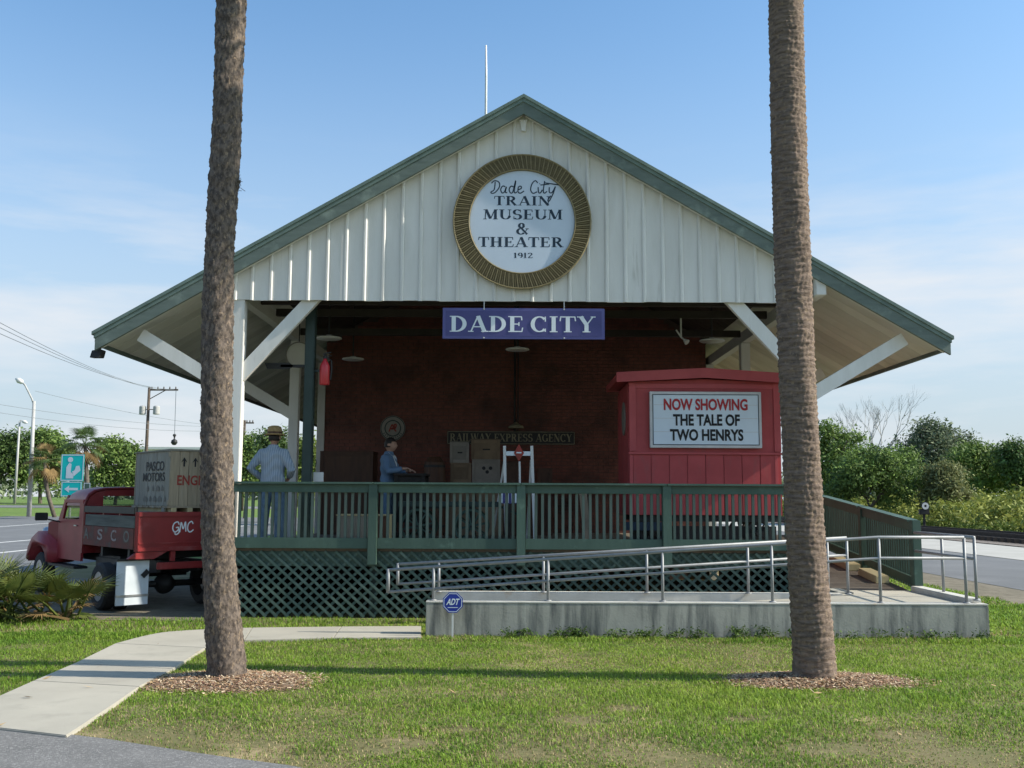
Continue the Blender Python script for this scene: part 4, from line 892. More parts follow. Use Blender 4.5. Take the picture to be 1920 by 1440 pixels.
box_thing(596, 846, 700, 1000, 19.3, .8, 'brownwood', 'tall dark brown wooden cabinet against the brick wall at the left', nm='cabinet', zfloor=ZD, cat='cabinet')
# round-topped keg
k0, k1 = PX(790, 900, 18.9), PX(836, 856, 18.9); kr = (k1.x - k0.x) / 2; kc = Vector(((k0.x + k1.x) / 2, 18.9 + kr, ZD))
t = thing('barrel', 'brown round-topped barrel standing beside the box pile', 'barrel', kc); kh = k1.z - ZD
part('staves', M['brownwood'], t, lambda b: b.lathe([(kr * .84, 0), (kr, kh * .5), (kr * .86, kh * .93), (kr * .5, kh), (0, kh + .01)], kc, n=22))
for q in (.12, .36, .64, .88): part('hoop', M['black'], t, lambda b: b.lathe([(kr * (1.005 - .16 * abs(q - .5) * 2) + .008, -.025), (kr * (1.005 - .16 * abs(q - .5) * 2) + .008, .025)], kc + Vector((0, 0, kh * q)), n=22))
# small dark cabinet right of the stand
box_thing(1008, 878, 1036, 1000, 19.4, .5, 'brownwood', 'small dark stool-high chest right of the white stand', nm='small_chest', zfloor=ZD, cat='chest')
# desk
d0, d1 = PX(738, 892, 16.7), PX(800, 892, 16.7)
t = thing('tall_desk', 'dark tall desk under the hand of the person in the blue shirt', 'desk', ((d0.x + d1.x) / 2, 16.9, ZD)); dz = PX(760, 887, 16.7).z
part('top', M['dark'], t, lambda b: b.box((d0.x, 16.6, dz - .045), (d1.x, 17.4, dz - .005)), bevel=.006)
part('panel', M['dark'], t, lambda b: b.box((d0.x + .04, 16.65, ZD + .3), (d1.x - .04, 16.68, dz - .046)))
for x in (d0.x + .02, d1.x - .08):
    for y in (16.62, 17.32): part('leg', M['dark'], t, lambda b: b.box((x, y, ZD), (x + .06, y + .06, dz - .046)))
# white A-frame stand with red diamond
ys = 15.6; L0, L1 = PX(946, 836, ys), PX(997, 836, ys)
t = thing('trestle_stand', 'white trestle stand with a crossbar and a red diamond sign', 'stand', ((L0.x + L1.x) / 2, ys, ZD))
Lb, Rb = PX(949, 980, ys).x, PX(1003, 980, ys).x
part('upright', M['lamp'], t, lambda b: b.bar(L0, (Lb, ys, ZD), .045, .035, (0, 1, 0))); part('upright', M['lamp'], t, lambda b: b.bar(L1, (Rb, ys, ZD), .045, .035, (0, 1, 0)))
q = PX(934, 900, ys + .4)
part('rear_leg', M['lamp'], t, lambda b: b.bar(L0 + Vector((.0, .04, -.22)), (q.x - .10, ys + .55, ZD), .03, .03, (0, 1, 0))); part('rear_leg', M['lamp'], t, lambda b: b.bar(L1 + Vector((-.01, .04, -.22)), (Rb - .12, ys + .55, ZD), .03, .03, (0, 1, 0)))
zc_ = PX(970, 850, ys).z
part('crossbar', M['signwhite'], t, lambda b: b.box((L0.x + .025, ys - .03, zc_ - .038), (L1.x - .02, ys + .0, zc_ + .03)), bevel=.003)
dcx = PX(973, 849, ys - .04); dh = PX(973, 833, ys).z - dcx.z
part('diamond', M['stred'], t, lambda b: b.prism([dcx + Vector((-dh * .58, 0, 0)), dcx + Vector((0, 0, -dh)), dcx + Vector((dh * .58, 0, 0)), dcx + Vector((0, 0, dh))], (0, .008, 0)))
flat('diamond_bar', M['signwhite'], t, ([(-.04, -.008), (.04, -.008), (.04, .012), (-.04, .012)], [(0, 1, 2, 3)]), dcx, off=.004)
part('strut', M['lamp'], t, lambda b: b.bar((dcx.x + .01, ys - .02, dcx.z - dh), (dcx.x + .04, ys - .02, ZD), .03, .02, (0, 1, 0)))
# striped board tied low on the stand
s0, s1 = PX(936, 944, 14.9), PX(968, 924, 14.9)
t = thing('striped_board', 'small dark blue board with upright white bars behind the middle railing post', 'board', ((s0.x + s1.x) / 2, 14.9, ZD))
part('panel', M['signblue'], t, lambda b: b.box((s0.x, 14.9, s0.z), (s1.x, 14.92, s1.z)))
part('leg', M['dark'], t, lambda b: b.box((s0.x + .08, 14.905, ZD), (s1.x - .08, 14.918, s0.z - .001)))
for fx, wdt in ((.12, .02), (.35, .018), (.48, .018), (.72, .05), (.86, .04)): flat('bar', M['signwhite'], t, ([((s1.x - s0.x) * fx, .01), ((s1.x - s0.x) * fx + wdt, .01), ((s1.x - s0.x) * fx + wdt, s1.z - s0.z - .01), ((s1.x - s0.x) * fx, s1.z - s0.z - .01)], [(0, 1, 2, 3)]), (s0.x, 14.9, s0.z), off=.003)
# crate behind the balusters
q0, q1 = PX(630, 1016, 14.75), PX(727, 965, 14.75)
t = thing('slatted_crate', 'low wooden crate with grey front right behind the left railing balusters', 'crate', ((q0.x + q1.x) / 2, 14.75, ZD)); H_ = q1.z
part('front', M['crategrey'], t, lambda b: b.box((q0.x, 14.75, ZD), (q1.x - .14, 14.78, H_ - .02)))
part('end_board', M['brownwood'], t, lambda b: b.box((q1.x - .138, 14.752, ZD), (q1.x - .02, 14.78, H_ - .02)))
part('side', M['sunlitwood'], t, lambda b: b.box((q1.x - .019, 14.75, ZD), (q1.x, 15.3, H_ - .02)))  # right side paler, sunlight put into its colour
part('side', M['crate'], t, lambda b: b.box((q0.x, 14.781, ZD), (q0.x + .02, 15.3, H_ - .02)))
part('lid', M['sunlitwood'], t, lambda b: b.box((q0.x - .01, 14.74, H_ - .0195), (q1.x + .01, 15.31, H_)), bevel=.003)  # lid coloured as a sunlit top edge
# leaning board, green cart
q = PX(1097, 925, 15.6)
t = thing('leaning_board', 'upright olive board leaning behind the balusters left of the booth', 'board', (q.x, 15.4, ZD))
part('plank', M['tanbox'], t, lambda b: b.bar((q.x + .02, 15.35, ZD + .003), (q.x - .02, 15.9, 1.85), .12, .025, (0, 1, 0)))
part('cleat', M['tanbox'], t, lambda b: b.box((q.x - .06, 15.56, 1.2), (q.x + .07, 15.58, 1.26)))
t = thing('platform_cart', 'dark green platform cart with spoked wheels behind the railing below the wall sign', 'cart', (-1.05, 15.9, ZD))
part('bed', M['dkgreen'], t, lambda b: b.box((-1.75, 15.5, 1.52), (-.2, 16.3, 1.60)), bevel=.006)
part('handle', M['dkgreen'], t, lambda b: b.tube([(-.22, 15.9, 1.55), (.1, 15.9, 1.40), (.22, 15.9, 1.05)], .02, 6))
for x in (-1.45, -.62):
    for y in (15.56, 16.24): spoke_wheel(t, x, y, ZD + .27, .27, 'green')
    part('axle', M['black'], t, lambda b: (b.tube([(x, 15.5, ZD + .27), (x, 16.3, ZD + .27)], .02, 6), b.box((x - .04, 15.66, ZD + .28), (x + .04, 15.72, 1.519)), b.box((x - .04, 16.08, ZD + .28), (x + .04, 16.14, 1.519))))

# ================================================================== PEOPLE
def skin_mesh(nodes, edges, root, sub=2, flat_y=None):
    me = bpy.data.meshes.new('s'); ids = list(nodes); me.from_pydata([nodes[k][0] for k in ids], [(ids.index(a), ids.index(c)) for a, c in edges], [])
    o = bpy.data.objects.new('s', me); COL.objects.link(o); o.modifiers.new('k', 'SKIN'); sm = o.modifiers.new('u', 'SUBSURF'); sm.levels = sub; sm.render_levels = sub
    for i, k in enumerate(ids):
        r = nodes[k][1]; me.skin_vertices[0].data[i].radius = (r, r) if not isinstance(r, tuple) else r
        me.skin_vertices[0].data[i].use_root = (k == root)
    dg = bpy.context.evaluated_depsgraph_get(); e = o.evaluated_get(dg); m2 = e.to_mesh()
    V = [v.co.copy() for v in m2.vertices]; Fs = [tuple(p.vertices) for p in m2.polygons]
    e.to_mesh_clear(); bpy.data.objects.remove(o); bpy.data.meshes.remove(me)
    return V, Fs
def fused(b, voxel, smooth=6):
    me = bpy.data.meshes.new('s'); me.from_pydata(b.v, [], b.f); bm = bmesh.new(); bm.from_mesh(me); bmesh.ops.recalc_face_normals(bm, faces=bm.faces); bm.to_mesh(me); bm.free()
    o = bpy.data.objects.new('s', me); COL.objects.link(o); r = o.modifiers.new('r', 'REMESH'); r.mode = 'VOXEL'; r.voxel_size = voxel
    sm = o.modifiers.new('m', 'SMOOTH'); sm.iterations = smooth; sm.factor = .5
    e = o.evaluated_get(bpy.context.evaluated_depsgraph_get()); m2 = e.to_mesh(); V = [v.co.copy() for v in m2.vertices]; Fs = [tuple(p.vertices) for p in m2.polygons]
    e.to_mesh_clear(); bpy.data.objects.remove(o); bpy.data.meshes.remove(me); return V, Fs
def loft(b, rings, n=20):
    k = len(b.v)
    for z, rx, ry, x in rings: b.v += [(x + rx * math.cos(2 * math.pi * j / n), ry * math.sin(2 * math.pi * j / n), z) for j in range(n)]
    m = len(rings)
    for i in range(m - 1):
        for j in range(n): b.f.append((k + i * n + j, k + i * n + (j + 1) % n, k + (i + 1) * n + (j + 1) % n, k + (i + 1) * n + j))
    b.f.append(tuple(k + j for j in reversed(range(n)))); b.f.append(tuple(k + (m - 1) * n + j for j in range(n)))
def head_geo(b, c, fwd, s=1.0):
    """head with brow, nose, mouth, chin, ears; c = centre, fwd = facing direction (unit, horizontal)"""
    c = Vector(c); f = Vector(fwd); sd = f.cross(Vector((0, 0, 1))); n, m = 28, 20; k = len(b.v)
    for i in range(m + 1):
        ph = math.pi * i / m
        for j in range(n):
            a = 2 * math.pi * j / n; x, y, z = math.sin(ph) * math.cos(a), math.sin(ph) * math.sin(a), math.cos(ph)
            X, Y, Zz = x * .098, y * .076, z * .118
            if z < -.2: X += .012 * max(0, x); Y *= 1 - .28 * (-z - .2)
            g = max(0, x) * math.exp(-(y / .16) ** 2)
            X += .026 * g * math.exp(-((z + .12) / .14) ** 2) + .007 * max(0, x) * math.exp(-((z - .22) / .1) ** 2) - .008 * math.exp(-((abs(y) - .36) / .14) ** 2) * math.exp(-((z - .08) / .1) ** 2) * max(0, x) + .008 * g * math.exp(-((z + .46) / .07) ** 2) - .005 * g * math.exp(-((z + .56) / .05) ** 2) + .012 * g * math.exp(-((z + .85) / .14) ** 2)
            Y += .022 * math.copysign(1, y) * math.exp(-((abs(y) - .98) / .12) ** 2) * math.exp(-((z + .05) / .2) ** 2) * (1 if abs(x) < .25 else 0)
            b.v.append(tuple(c + (f * X + sd * Y + Vector((0, 0, Zz))) * s))
    for i in range(m):
        for j in range(n): a = k + i * n + j; d = k + i * n + (j + 1) % n; b.f.append((a, a + n, d + n, d))
def hand_nodes(N, E, pre, wrist, d, side, up, curl=.5):
    """palm, four unequal curled fingers and a thumb as chains"""
    w = Vector(wrist); d = Vector(d).normalized(); side = Vector(side).normalized(); up = Vector(up).normalized()
    N[pre + 'p'] = (w + d * .055, .026); E.append((pre + 'w', pre + 'p'))
    for i, (o, l) in enumerate(((-.030, .062), (-.010, .074), (.011, .070), (.031, .055))):
        a = w + d * .095 + side * o; c = a + (d * (1 - curl * .4) - up * curl * .6).normalized() * l * .55; e = c + (d * (1 - curl) - up * curl).normalized() * l * .45
        N[f'{pre}a{i}'] = (a, .0105); N[f'{pre}b{i}'] = (c, .0092); N[f'{pre}c{i}'] = (e, .0078)
        E += [(pre + 'p', f'{pre}a{i}'), (f'{pre}a{i}', f'{pre}b{i}'), (f'{pre}b{i}', f'{pre}c{i}')]
    a = w + d * .04 - side * .045 - up * .01; c = a + (d * .8 - side * .35 - up * .3).normalized() * .045
    N[pre + 't0'] = (a, .012); N[pre + 't1'] = (c, .0095); E += [(pre + 'p', pre + 't0'), (pre + 't0', pre + 't1')]
def V3(*a): return Vector(a)
def person(label, loc, rz, s, arms, trou, shirt, hat):
    t = thing('person', label, 'person', loc, rz)
    # local frame: faces +X
    N = {'pel': (V3(0, 0, .93), .10), 'ch': (V3(.0, 0, 1.28), .095), 'nk': (V3(0, 0, 1.46), .055), 'hd': (V3(.015, 0, 1.53), .05)}
    E = [('pel', 'ch'), ('ch', 'nk'), ('nk', 'hd')]
    for sg, q in ((1, 'l'), (-1, 'r')):
        sh, el, wr_, hd_, hs, hu = arms[q]
        N[q + 's'] = (V3(-.005, sg * .155, 1.365), .042); N[q + 'e'] = (Vector(el), .036); N[q + 'w'] = (Vector(wr_), .028)
        E += [('ch', q + 's'), (q + 's', q + 'e'), (q + 'e', q + 'w')]; hand_nodes(N, E, q, wr_, hd_, hs, hu)
        N[q + 'h'] = (V3(0, sg * .095, .88), .085); N[q + 'k'] = (V3(.02, sg * .11, .49), .058); N[q + 'a'] = (V3(-.01, sg * .12, .09), .042); N[q + 'f'] = (V3(.14, sg * .14, .045), .036)
        E += [('pel', q + 'h'), (q + 'h', q + 'k'), (q + 'k', q + 'a'), (q + 'a', q + 'f')]
    Vv, Ff = skin_mesh({k: (v[0] * s, v[1] * s) for k, v in N.items()}, E, 'pel')
    b = MB(); b.add(Vv, Ff); head_geo(b, V3(.03, 0, 1.60) * s, (1, 0, 0), s * 1.02)
    b.build('body', M['skin'], t, local=True, smooth=True)
    # shirt and trousers
    b = MB(); loft(b, [(.83, .138, .196, 0), (.97, .130, .186, 0), (1.10, .124, .176, 0), (1.25, .134, .196, 0), (1.34, .126, .206, -.005), (1.405, .098, .170, -.008), (1.45, .075, .095, -.006), (1.49, .066, .066, 0)])
    for sg, q in ((1, 'l'), (-1, 'r')):
        el, wr_ = Vector(arms[q][1]), Vector(arms[q][2]); s0 = V3(-.005, sg * .165, 1.365)
        b.tube([V3(-.005, sg * .08, 1.37), s0, s0.lerp(el, .5), el, el.lerp(wr_, .5), el.lerp(wr_, .88)], [.07, .078, .070, .062, .054, .048], 14)
    Vv, Ff = fused(b, .013)
    Vv = [v * s + Vector((1, .6, 0)) * .007 * math.sin(v.z * 38 + 3 * math.sin(v.y * 17)) for v in Vv]
    b = MB(); b.add(Vv, Ff); b.build('shirt', M[shirt], t, local=True, smooth=True)
    b = MB(); loft(b, [(.80, .10, .14, 0), (.88, .126, .178, 0), (.98, .118, .168, 0)])
    for sg in (1, -1): b.tube([(0, sg * .085, .90), (0, sg * .095, .80), (.015, sg * .113, .49), (.0, sg * .122, .28), (-.005, sg * .126, .055)], [.09, .098, .078, .072, .074], 14)
    Vv, Ff = fused(b, .014); Vv = [v * s + Vector((1, .4, 0)) * .004 * math.sin(v.z * 46 + 2 * math.sin(v.y * 20)) for v in Vv]
    b = MB(); b.add(Vv, Ff); b.build('trousers', M[trou], t, local=True, smooth=True)
    for sg in (1, -1):
        b = MB(); sh_ = [V3(-.06, sg * .125, .05), V3(.06, sg * .135, .05), V3(.19, sg * .145, .035)]; b.tube([p * s for p in sh_], [.045 * s, .05 * s, .032 * s], 10); b.build('shoe', M['black'], t, local=True, smooth=True)
        b = MB(); b.lathe([(.0, .004), (.011, .002), (.013, 0)], V3(.116, sg * .03, 1.613) * s, (1, 0, 0), 10); b.build('eye', M['ink'], t, local=True)
    hc = V3(.03, 0, 1.60) * s
    b = MB()
    if hat == 'straw':
        b.lathe([(.155, 0), (.158, .012), (.112, .022), (.110, .07), (.092, .125), (.05, .142), (0, .144)], hc + V3(0, 0, .035), n=28); b.build('hat', M['straw'], t, local=True, smooth=True)
        b = MB(); b.lathe([(.1135, .024), (.1135, .05), (.108, .05)], hc + V3(0, 0, .035), n=28); b.build('hat_band', M['brownwood'], t, local=True)
        b = MB(); b.lathe([(.092, -.055), (.100, -.02), (.100, .03), (.09, .034)], hc + V3(-.012, 0, .0), n=24); b.v = [(x, y * .86, z) if x < .02 else (.02, y * .8, z) for x, y, z in b.v]; b.build('hair', M['hair'], t, local=True, smooth=True)
    else:
        n, m = 24, 10; k = 0
        for i in range(m + 1):
            ph = math.pi * .62 * i / m
            for j in range(n):
                a = 2 * math.pi * j / n; x, y, z = math.sin(ph) * math.cos(a), math.sin(ph) * math.sin(a), math.cos(ph)
                if x > .45 and z < .35: z = .35 + .02 * j % 2 * .1
                b.v.append(tuple(hc + V3(x * .108 - .006, y * .088, z * .128) * s))
        for i in range(m):
            for j in range(n): b.f.append((i * n + j, (i + 1) * n + j, (i + 1) * n + (j + 1) % n, i * n + (j + 1) % n))
        b.build('hair', M['hair'], t, local=True, smooth=True)
        b = MB(); b.add([V3(.10, -.075, 1.40) * s, V3(.10, .075, 1.40) * s, V3(.155, 0, 1.20) * s, V3(.02, .10, 1.47) * s, V3(.02, -.10, 1.47) * s], [(0, 2, 1), (0, 1, 3, 4)]); b.build('collar', M['signwhite'], t, local=True)
    return t
hp = PX(511, 903, 15.0)
armsA = {'l': (0, (-.06, .33, 1.13), (.12, .20, .98), (.5, -.8, -.4), (.3, .2, .9), (.8, .5, 0)), 'r': (0, (-.03, -.30, 1.11), (.16, -.20, 1.0), (.6, .6, -.5), (.3, -.2, .9), (.8, -.5, 0))}
person('person seen from behind in straw hat, striped shirt and blue jeans at the railing', (hp.x, 15.0, ZD), R_(84), 1.0, armsA, 'denim', 'stripe', 'straw')
hp = PX(731, 880, 16.95)
hz_ = PX(770, 884, 16.95).z - ZD
s2 = 1.0
armsB = {'l': (0, (.05, .27, 1.12), (.27, .20, 1.17), (1, -.1, -.05), (0, 1, 0), (0, 0, 1)), 'r': (0, (.10, -.27, 1.14), (.32, -.16, 1.19), (1, .05, -.02), (0, -1, 0), (0, 0, 1))}
person('person with dark hair and blue shirt in profile, hand over the tall desk', (hp.x - .02, 16.95, ZD), R_(-14), 1.0, armsB, 'denim', 'jacket', 'hair')

# ================================================================== TRUCK WITH CRATE
def glasspane():
    m = bpy.data.materials.new('thin_glass'); m.use_nodes = True; t = m.node_tree; t.nodes.clear()
    o = t.nodes.new('ShaderNodeOutputMaterial'); a = t.nodes.new('ShaderNodeBsdfTransparent'); g = t.nodes.new('ShaderNodeBsdfGlossy'); mxs = t.nodes.new('ShaderNodeMixShader')
    a.inputs[0].default_value = (.75, .8, .78, 1); g.inputs['Roughness'].default_value = .05; mxs.inputs[0].default_value = .14
    t.links.new(a.outputs[0], mxs.inputs[1]); t.links.new(g.outputs[0], mxs.inputs[2]); t.links.new(mxs.outputs[0], o.inputs[0]); return m
M['pane'] = glasspane()
A_ = PX(252, 1000, 14.5)
tk = thing('pickup_truck', 'old faded red stake-bed pickup truck parked left of the depot, seen from behind', 'truck', (A_.x, 14.5, 0), R_(131.5))
def tp(nm, m_, fn, **k): return part(nm, M[m_], tk, fn, local=True, **k)
WB = -1.45
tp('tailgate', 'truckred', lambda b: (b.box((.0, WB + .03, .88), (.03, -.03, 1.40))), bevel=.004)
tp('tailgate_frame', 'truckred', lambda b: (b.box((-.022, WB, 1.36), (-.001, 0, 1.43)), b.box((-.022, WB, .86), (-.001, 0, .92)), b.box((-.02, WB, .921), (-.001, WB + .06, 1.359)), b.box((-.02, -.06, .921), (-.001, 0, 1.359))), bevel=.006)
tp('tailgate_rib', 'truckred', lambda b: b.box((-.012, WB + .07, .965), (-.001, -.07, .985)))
for y0, y1, nm in ((-.045, 0, 'bed_side'), (WB, WB + .045, 'bed_side')):
    tp(nm, 'rust', lambda b: b.hexa([(.035, y0, .89), (2.12, y0, .89), (2.12, y1, .89), (.035, y1, .89), (.035, y0, 1.19), (2.12, y0, 1.19), (2.12, y1, 1.19), (.035, y1, 1.19)]), bevel=.004)
    tp('side_plank', 'greyplank', lambda b: b.box((.035, y0 + .008, 1.196), (2.10, y1 - .008, 1.37)), bevel=.004)
    tp('side_rail', 'black', lambda b: b.box((.035, y0 - .005, 1.40), (2.14, y1 + .005, 1.50)), bevel=.006)
    for x in (.06, .72, 1.40, 2.06): tp('stake', 'truckred', lambda b: b.box((x, (y0 + .046) if y0 < -1 else (y0 - .03), .9), (x + .05, (y0 + .075) if y0 < -1 else (y0 - .001), 1.40)))
tp('bed_floor', 'greyplank', lambda b: b.box((.035, WB + .08, .88), (2.12, -.08, .94)))
tp('headboard', 'truckred', lambda b: b.box((2.122, WB, .88), (2.15, 0, 1.50)), bevel=.005)
tp('chassis', 'black', lambda b: (b.box((.1, -1.08, .60), (4.6, -1.0, .72)), b.box((.1, -.46, .60), (4.6, -.38, .72)), b.box((.3, -.999, .62), (.42, -.461, .70)), b.box((1.6, -.999, .62), (1.7, -.461, .70)), b.box((.3, -1.4, .74), (.38, -.06, .878)), b.box((1.4, -1.4, .74), (1.48, -.06, .878))))
tp('rear_axle', 'black', lambda b: (b.tube([(.62, -1.45, .34), (.62, 0, .34)], .05, 10), b.lathe([(.02, -.17), (.13, -.10), (.16, 0), (.13, .1), (.02, .17)], (.62, -.73, .34), (1, 0, 0), 16)), smooth=True)
tp('spring', 'black', lambda b: (b.bar((.1, -.42, .58), (1.15, -.42, .50), .06, .07), b.bar((.1, -1.04, .58), (1.15, -1.04, .50), .06, .07)))
tp('shade_box', 'black', lambda b: b.box((1.0, -1.30, .42), (2.0, -.16, .74)), bevel=.04)  # black box added to darken the open gap under the bed
tp('bumper', 'truckred', lambda b: b.box((-.08, -1.40, .60), (-.02, -.33, .70)), bevel=.01)
tp('hitch_arm', 'truckred', lambda b: b.prism([(.0, -.5, .855), (.0, -.05, .855), (.0, .08, .76), (.0, -.30, .75)], (.06, 0, 0)))
for y in (-1.35, -.62): tp('hitch_arm', 'truckred', lambda b: b.box((.0, y, .71), (.05, y + .07, .855)))
def wheel(x, y, r, w, n=28, out=1):
    wt = tp('wheel', 'rubber', lambda b: b.lathe([(r * .62, -w / 2), (r * .9, -w / 2), (r, -w / 2 + .03), (r, w / 2 - .03), (r * .9, w / 2), (r * .62, w / 2), (r * .62, -w / 2)], (x, y, r), (0, 1, 0), n), smooth=False)
    mt = WM[tk.name]
    part('rim', M['chrome'], wt, lambda b: (b.lathe([(r * .62, w * .46), (r * .56, w * .30), (r * .42, w * .12), (r * .2, w * .30), (.0, w * .34)] if out > 0 else [(r * .62, -w * .46), (r * .56, -w * .3), (r * .42, -w * .12), (r * .2, -w * .3), (0, -w * .34)], mt @ Vector((x, y, r)), mt.to_3x3() @ Vector((0, 1, 0)), 24)))
    part('lug_ring', M['black'], wt, lambda b: [b.lathe([(.022, 0), (.022, .02), (0, .022)], mt @ Vector((x + r * .32 * math.cos(k * math.pi / 3), y + out * w * .22, r + r * .32 * math.sin(k * math.pi / 3))), mt.to_3x3() @ Vector((0, out, 0)), 8) for k in range(6)])
    return wt
wheel(.62, .17, .345, .19); wheel(.62, -.06, .345, .17); wheel(.62, WB - .10, .345, .19, out=-1); wheel(.62, WB + .10, .345, .17, out=-1); wheel(4.08, -.02, .345, .18); wheel(4.08, WB + .05, .345, .18, out=-1)
fl2 = tp('mud_flap', 'flap', lambda b: b.box((.10, -.28, .10), (.118, .19, .74)), bevel=.004)
mt = WM[tk.name]
part('flap_bar', M['chrome'], fl2, lambda b: b.bar(mt @ Vector((.094, -.28, .235)), mt @ Vector((.094, .19, .235)), .012, .03))
part('flap_hanger', M['black'], fl2, lambda b: (b.bar(mt @ Vector((.09, -.29, .745)), mt @ Vector((.09, .2, .745)), .03, .03), b.bar(mt @ Vector((.085, -.26, .58)), mt @ Vector((.085, -.18, .50)), .02, .07)))
# cab of separate panels round open windows
CXB, CXF = 2.17, 3.40
sec = [(0, 1.50), (-.02, 1.60), (-.07, 1.69), (-.16, 1.75), (-.32, 1.785), (-.725, 1.80), (-1.13, 1.785), (-1.29, 1.75), (-1.38, 1.69), (-1.43, 1.60), (WB, 1.50)]
inn = [(y * .95 - .036, z - .035) for y, z in sec]
def roof_fn(b):
    n = len(sec)
    st = [(CXB, 0, 1.0), (CXB + .04, .012, 1.0), (CXB + .5, .015, 1), (3.0, 0, 1), (3.16, -.05, .97)]
    for S_, lift in ((sec, 0), (inn, 0)):
        for x, dz, k in st: b.v += [(x, (y + .725) * k - .725, z + dz if z > 1.6 else z) for y, z in S_]
    m = len(st)
    for L in range(2):
        for i in range(m - 1):
            for j in range(n - 1): a = L * m * n + i * n + j; b.f.append((a, a + 1, a + n + 1, a + n))
    for i in (0, m - 1):
        for j in range(n - 1): b.f.append((i * n + j, i * n + j + 1, m * n + i * n + j + 1, m * n + i * n + j))
tp('cab_roof', 'truckred', roof_fn, smooth=True)
tp('cab_back', 'truckred', lambda b: (b.box((CXB, WB, .75), (CXB + .04, 0, 1.42)), b.box((CXB, -.30, 1.421), (CXB + .04, -.001, 1.52)), b.box((CXB, WB + .001, 1.421), (CXB + .04, -1.15, 1.52)),
   b.prism([(CXB, -.30, 1.5205), (CXB, -.001, 1.5205), (CXB, -.02, 1.60), (CXB, -.07, 1.69), (CXB, -.16, 1.745), (CXB, -.30, 1.78)], (.04, 0, 0)), b.prism([(CXB, -1.15, 1.5205), (CXB, WB + .001, 1.5205), (CXB, -1.43, 1.60), (CXB, -1.38, 1.69), (CXB, -1.29, 1.745), (CXB, -1.15, 1.78)], (.04, 0, 0)), b.box((CXB, -1.149, 1.66), (CXB + .04, -.301, 1.782))))
tp('rear_window', 'pane', lambda b: b.box((CXB + .015, -1.149, 1.421), (CXB + .02, -.301, 1.659)))
for sg, y in ((1, 0), (-1, WB)):
    ya, yb = (y - .04, y) if sg > 0 else (y, y + .04)
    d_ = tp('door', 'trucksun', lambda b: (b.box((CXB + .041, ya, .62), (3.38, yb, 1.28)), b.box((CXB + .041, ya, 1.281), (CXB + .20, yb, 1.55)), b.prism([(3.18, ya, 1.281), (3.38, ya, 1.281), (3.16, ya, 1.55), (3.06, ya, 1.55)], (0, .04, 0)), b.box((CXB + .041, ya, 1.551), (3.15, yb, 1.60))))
    part('door_handle', M['chrome'], d_, lambda b: b.bar(mt @ Vector((CXB + .25, yb + sg * .015 if sg > 0 else ya - .015, 1.18)), mt @ Vector((CXB + .37, yb + .015 if sg > 0 else ya - .015, 1.18)), .02, .02))
    part('window', M['pane'], d_, lambda b: b.add([mt @ Vector(p) for p in ((CXB + .2, y - sg * .02, 1.281), (3.2, y - sg * .02, 1.281), (3.08, y - sg * .02, 1.55), (CXB + .2, y - sg * .02, 1.55))], [(0, 1, 2, 3)]))
    tp('running_board', 'black', lambda b: b.box((2.2, y - .12 if sg > 0 else y - .1, .50), (3.5, y + .10 if sg > 0 else y + .12, .54)), bevel=.008)
    pts = [(3.30, .56), (3.40, .84), (3.62, 1.0), (3.85, 1.06), (4.15, 1.05), (4.42, .95), (4.62, .78), (4.72, .56), (4.60, .50), (4.50, .66), (4.34, .77), (4.10, .81), (3.86, .78), (3.68, .68), (3.58, .52)]
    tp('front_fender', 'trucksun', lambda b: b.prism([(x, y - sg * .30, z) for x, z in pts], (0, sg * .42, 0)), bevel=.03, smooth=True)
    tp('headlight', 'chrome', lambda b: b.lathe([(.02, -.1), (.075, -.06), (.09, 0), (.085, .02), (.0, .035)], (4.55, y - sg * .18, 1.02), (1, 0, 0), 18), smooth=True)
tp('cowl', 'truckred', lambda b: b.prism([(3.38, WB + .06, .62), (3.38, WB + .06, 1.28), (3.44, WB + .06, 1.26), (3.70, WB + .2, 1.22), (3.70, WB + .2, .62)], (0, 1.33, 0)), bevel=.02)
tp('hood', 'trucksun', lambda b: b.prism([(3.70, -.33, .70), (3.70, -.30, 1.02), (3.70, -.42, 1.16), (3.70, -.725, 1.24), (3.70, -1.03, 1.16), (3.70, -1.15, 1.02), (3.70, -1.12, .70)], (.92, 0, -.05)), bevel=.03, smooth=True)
tp('windshield_frame', 'truckred', lambda b: (b.bar((3.40, -.05, 1.27), (3.16, -.09, 1.66), .05, .05), b.bar((3.40, WB + .05, 1.27), (3.16, WB + .09, 1.66), .05, .05), b.bar((3.41, -.05, 1.27), (3.41, WB + .05, 1.27), .05, .04)))
tp('windshield', 'pane', lambda b: b.add([(3.40, -.08, 1.29), (3.40, WB + .08, 1.29), (3.165, WB + .11, 1.66), (3.165, -.11, 1.66)], [(0, 1, 2, 3)]))
tp('seat', 'black', lambda b: (b.box((2.30, WB + .12, .8), (2.85, -.12, 1.02)), b.box((2.25, WB + .12, 1.02), (2.36, -.12, 1.38))), bevel=.02)
tp('steering_wheel', 'black', lambda b: b.tube([(3.0 + .10 * math.sin(a), -.40 + .18 * math.cos(a), 1.25 + .15 * math.sin(a)) for a in [2 * math.pi * k / 20 for k in range(21)]], .013, 6, False))
mr_ = tp('mirror', 'black', lambda b: b.box((3.22, .22, 1.25), (3.26, .42, 1.38)), bevel=.01)
part('mirror_arm', M['black'], mr_, lambda b: b.tube([mt @ Vector((3.3, 0, 1.22)), mt @ Vector((3.27, .25, 1.28))], .012, 6))
m3 = mt.to_3x3()
def tflat(nm, m_, parent, tris, org, side='rear', off=.004):
    R, U = ((0, -1, 0), (0, 0, 1)) if side == 'rear' else ((-1, 0, 0), (0, 0, 1))
    return flat(nm, M[m_], parent, tris, mt @ Vector(org), m3 @ Vector(R), m3 @ Vector(U), off)
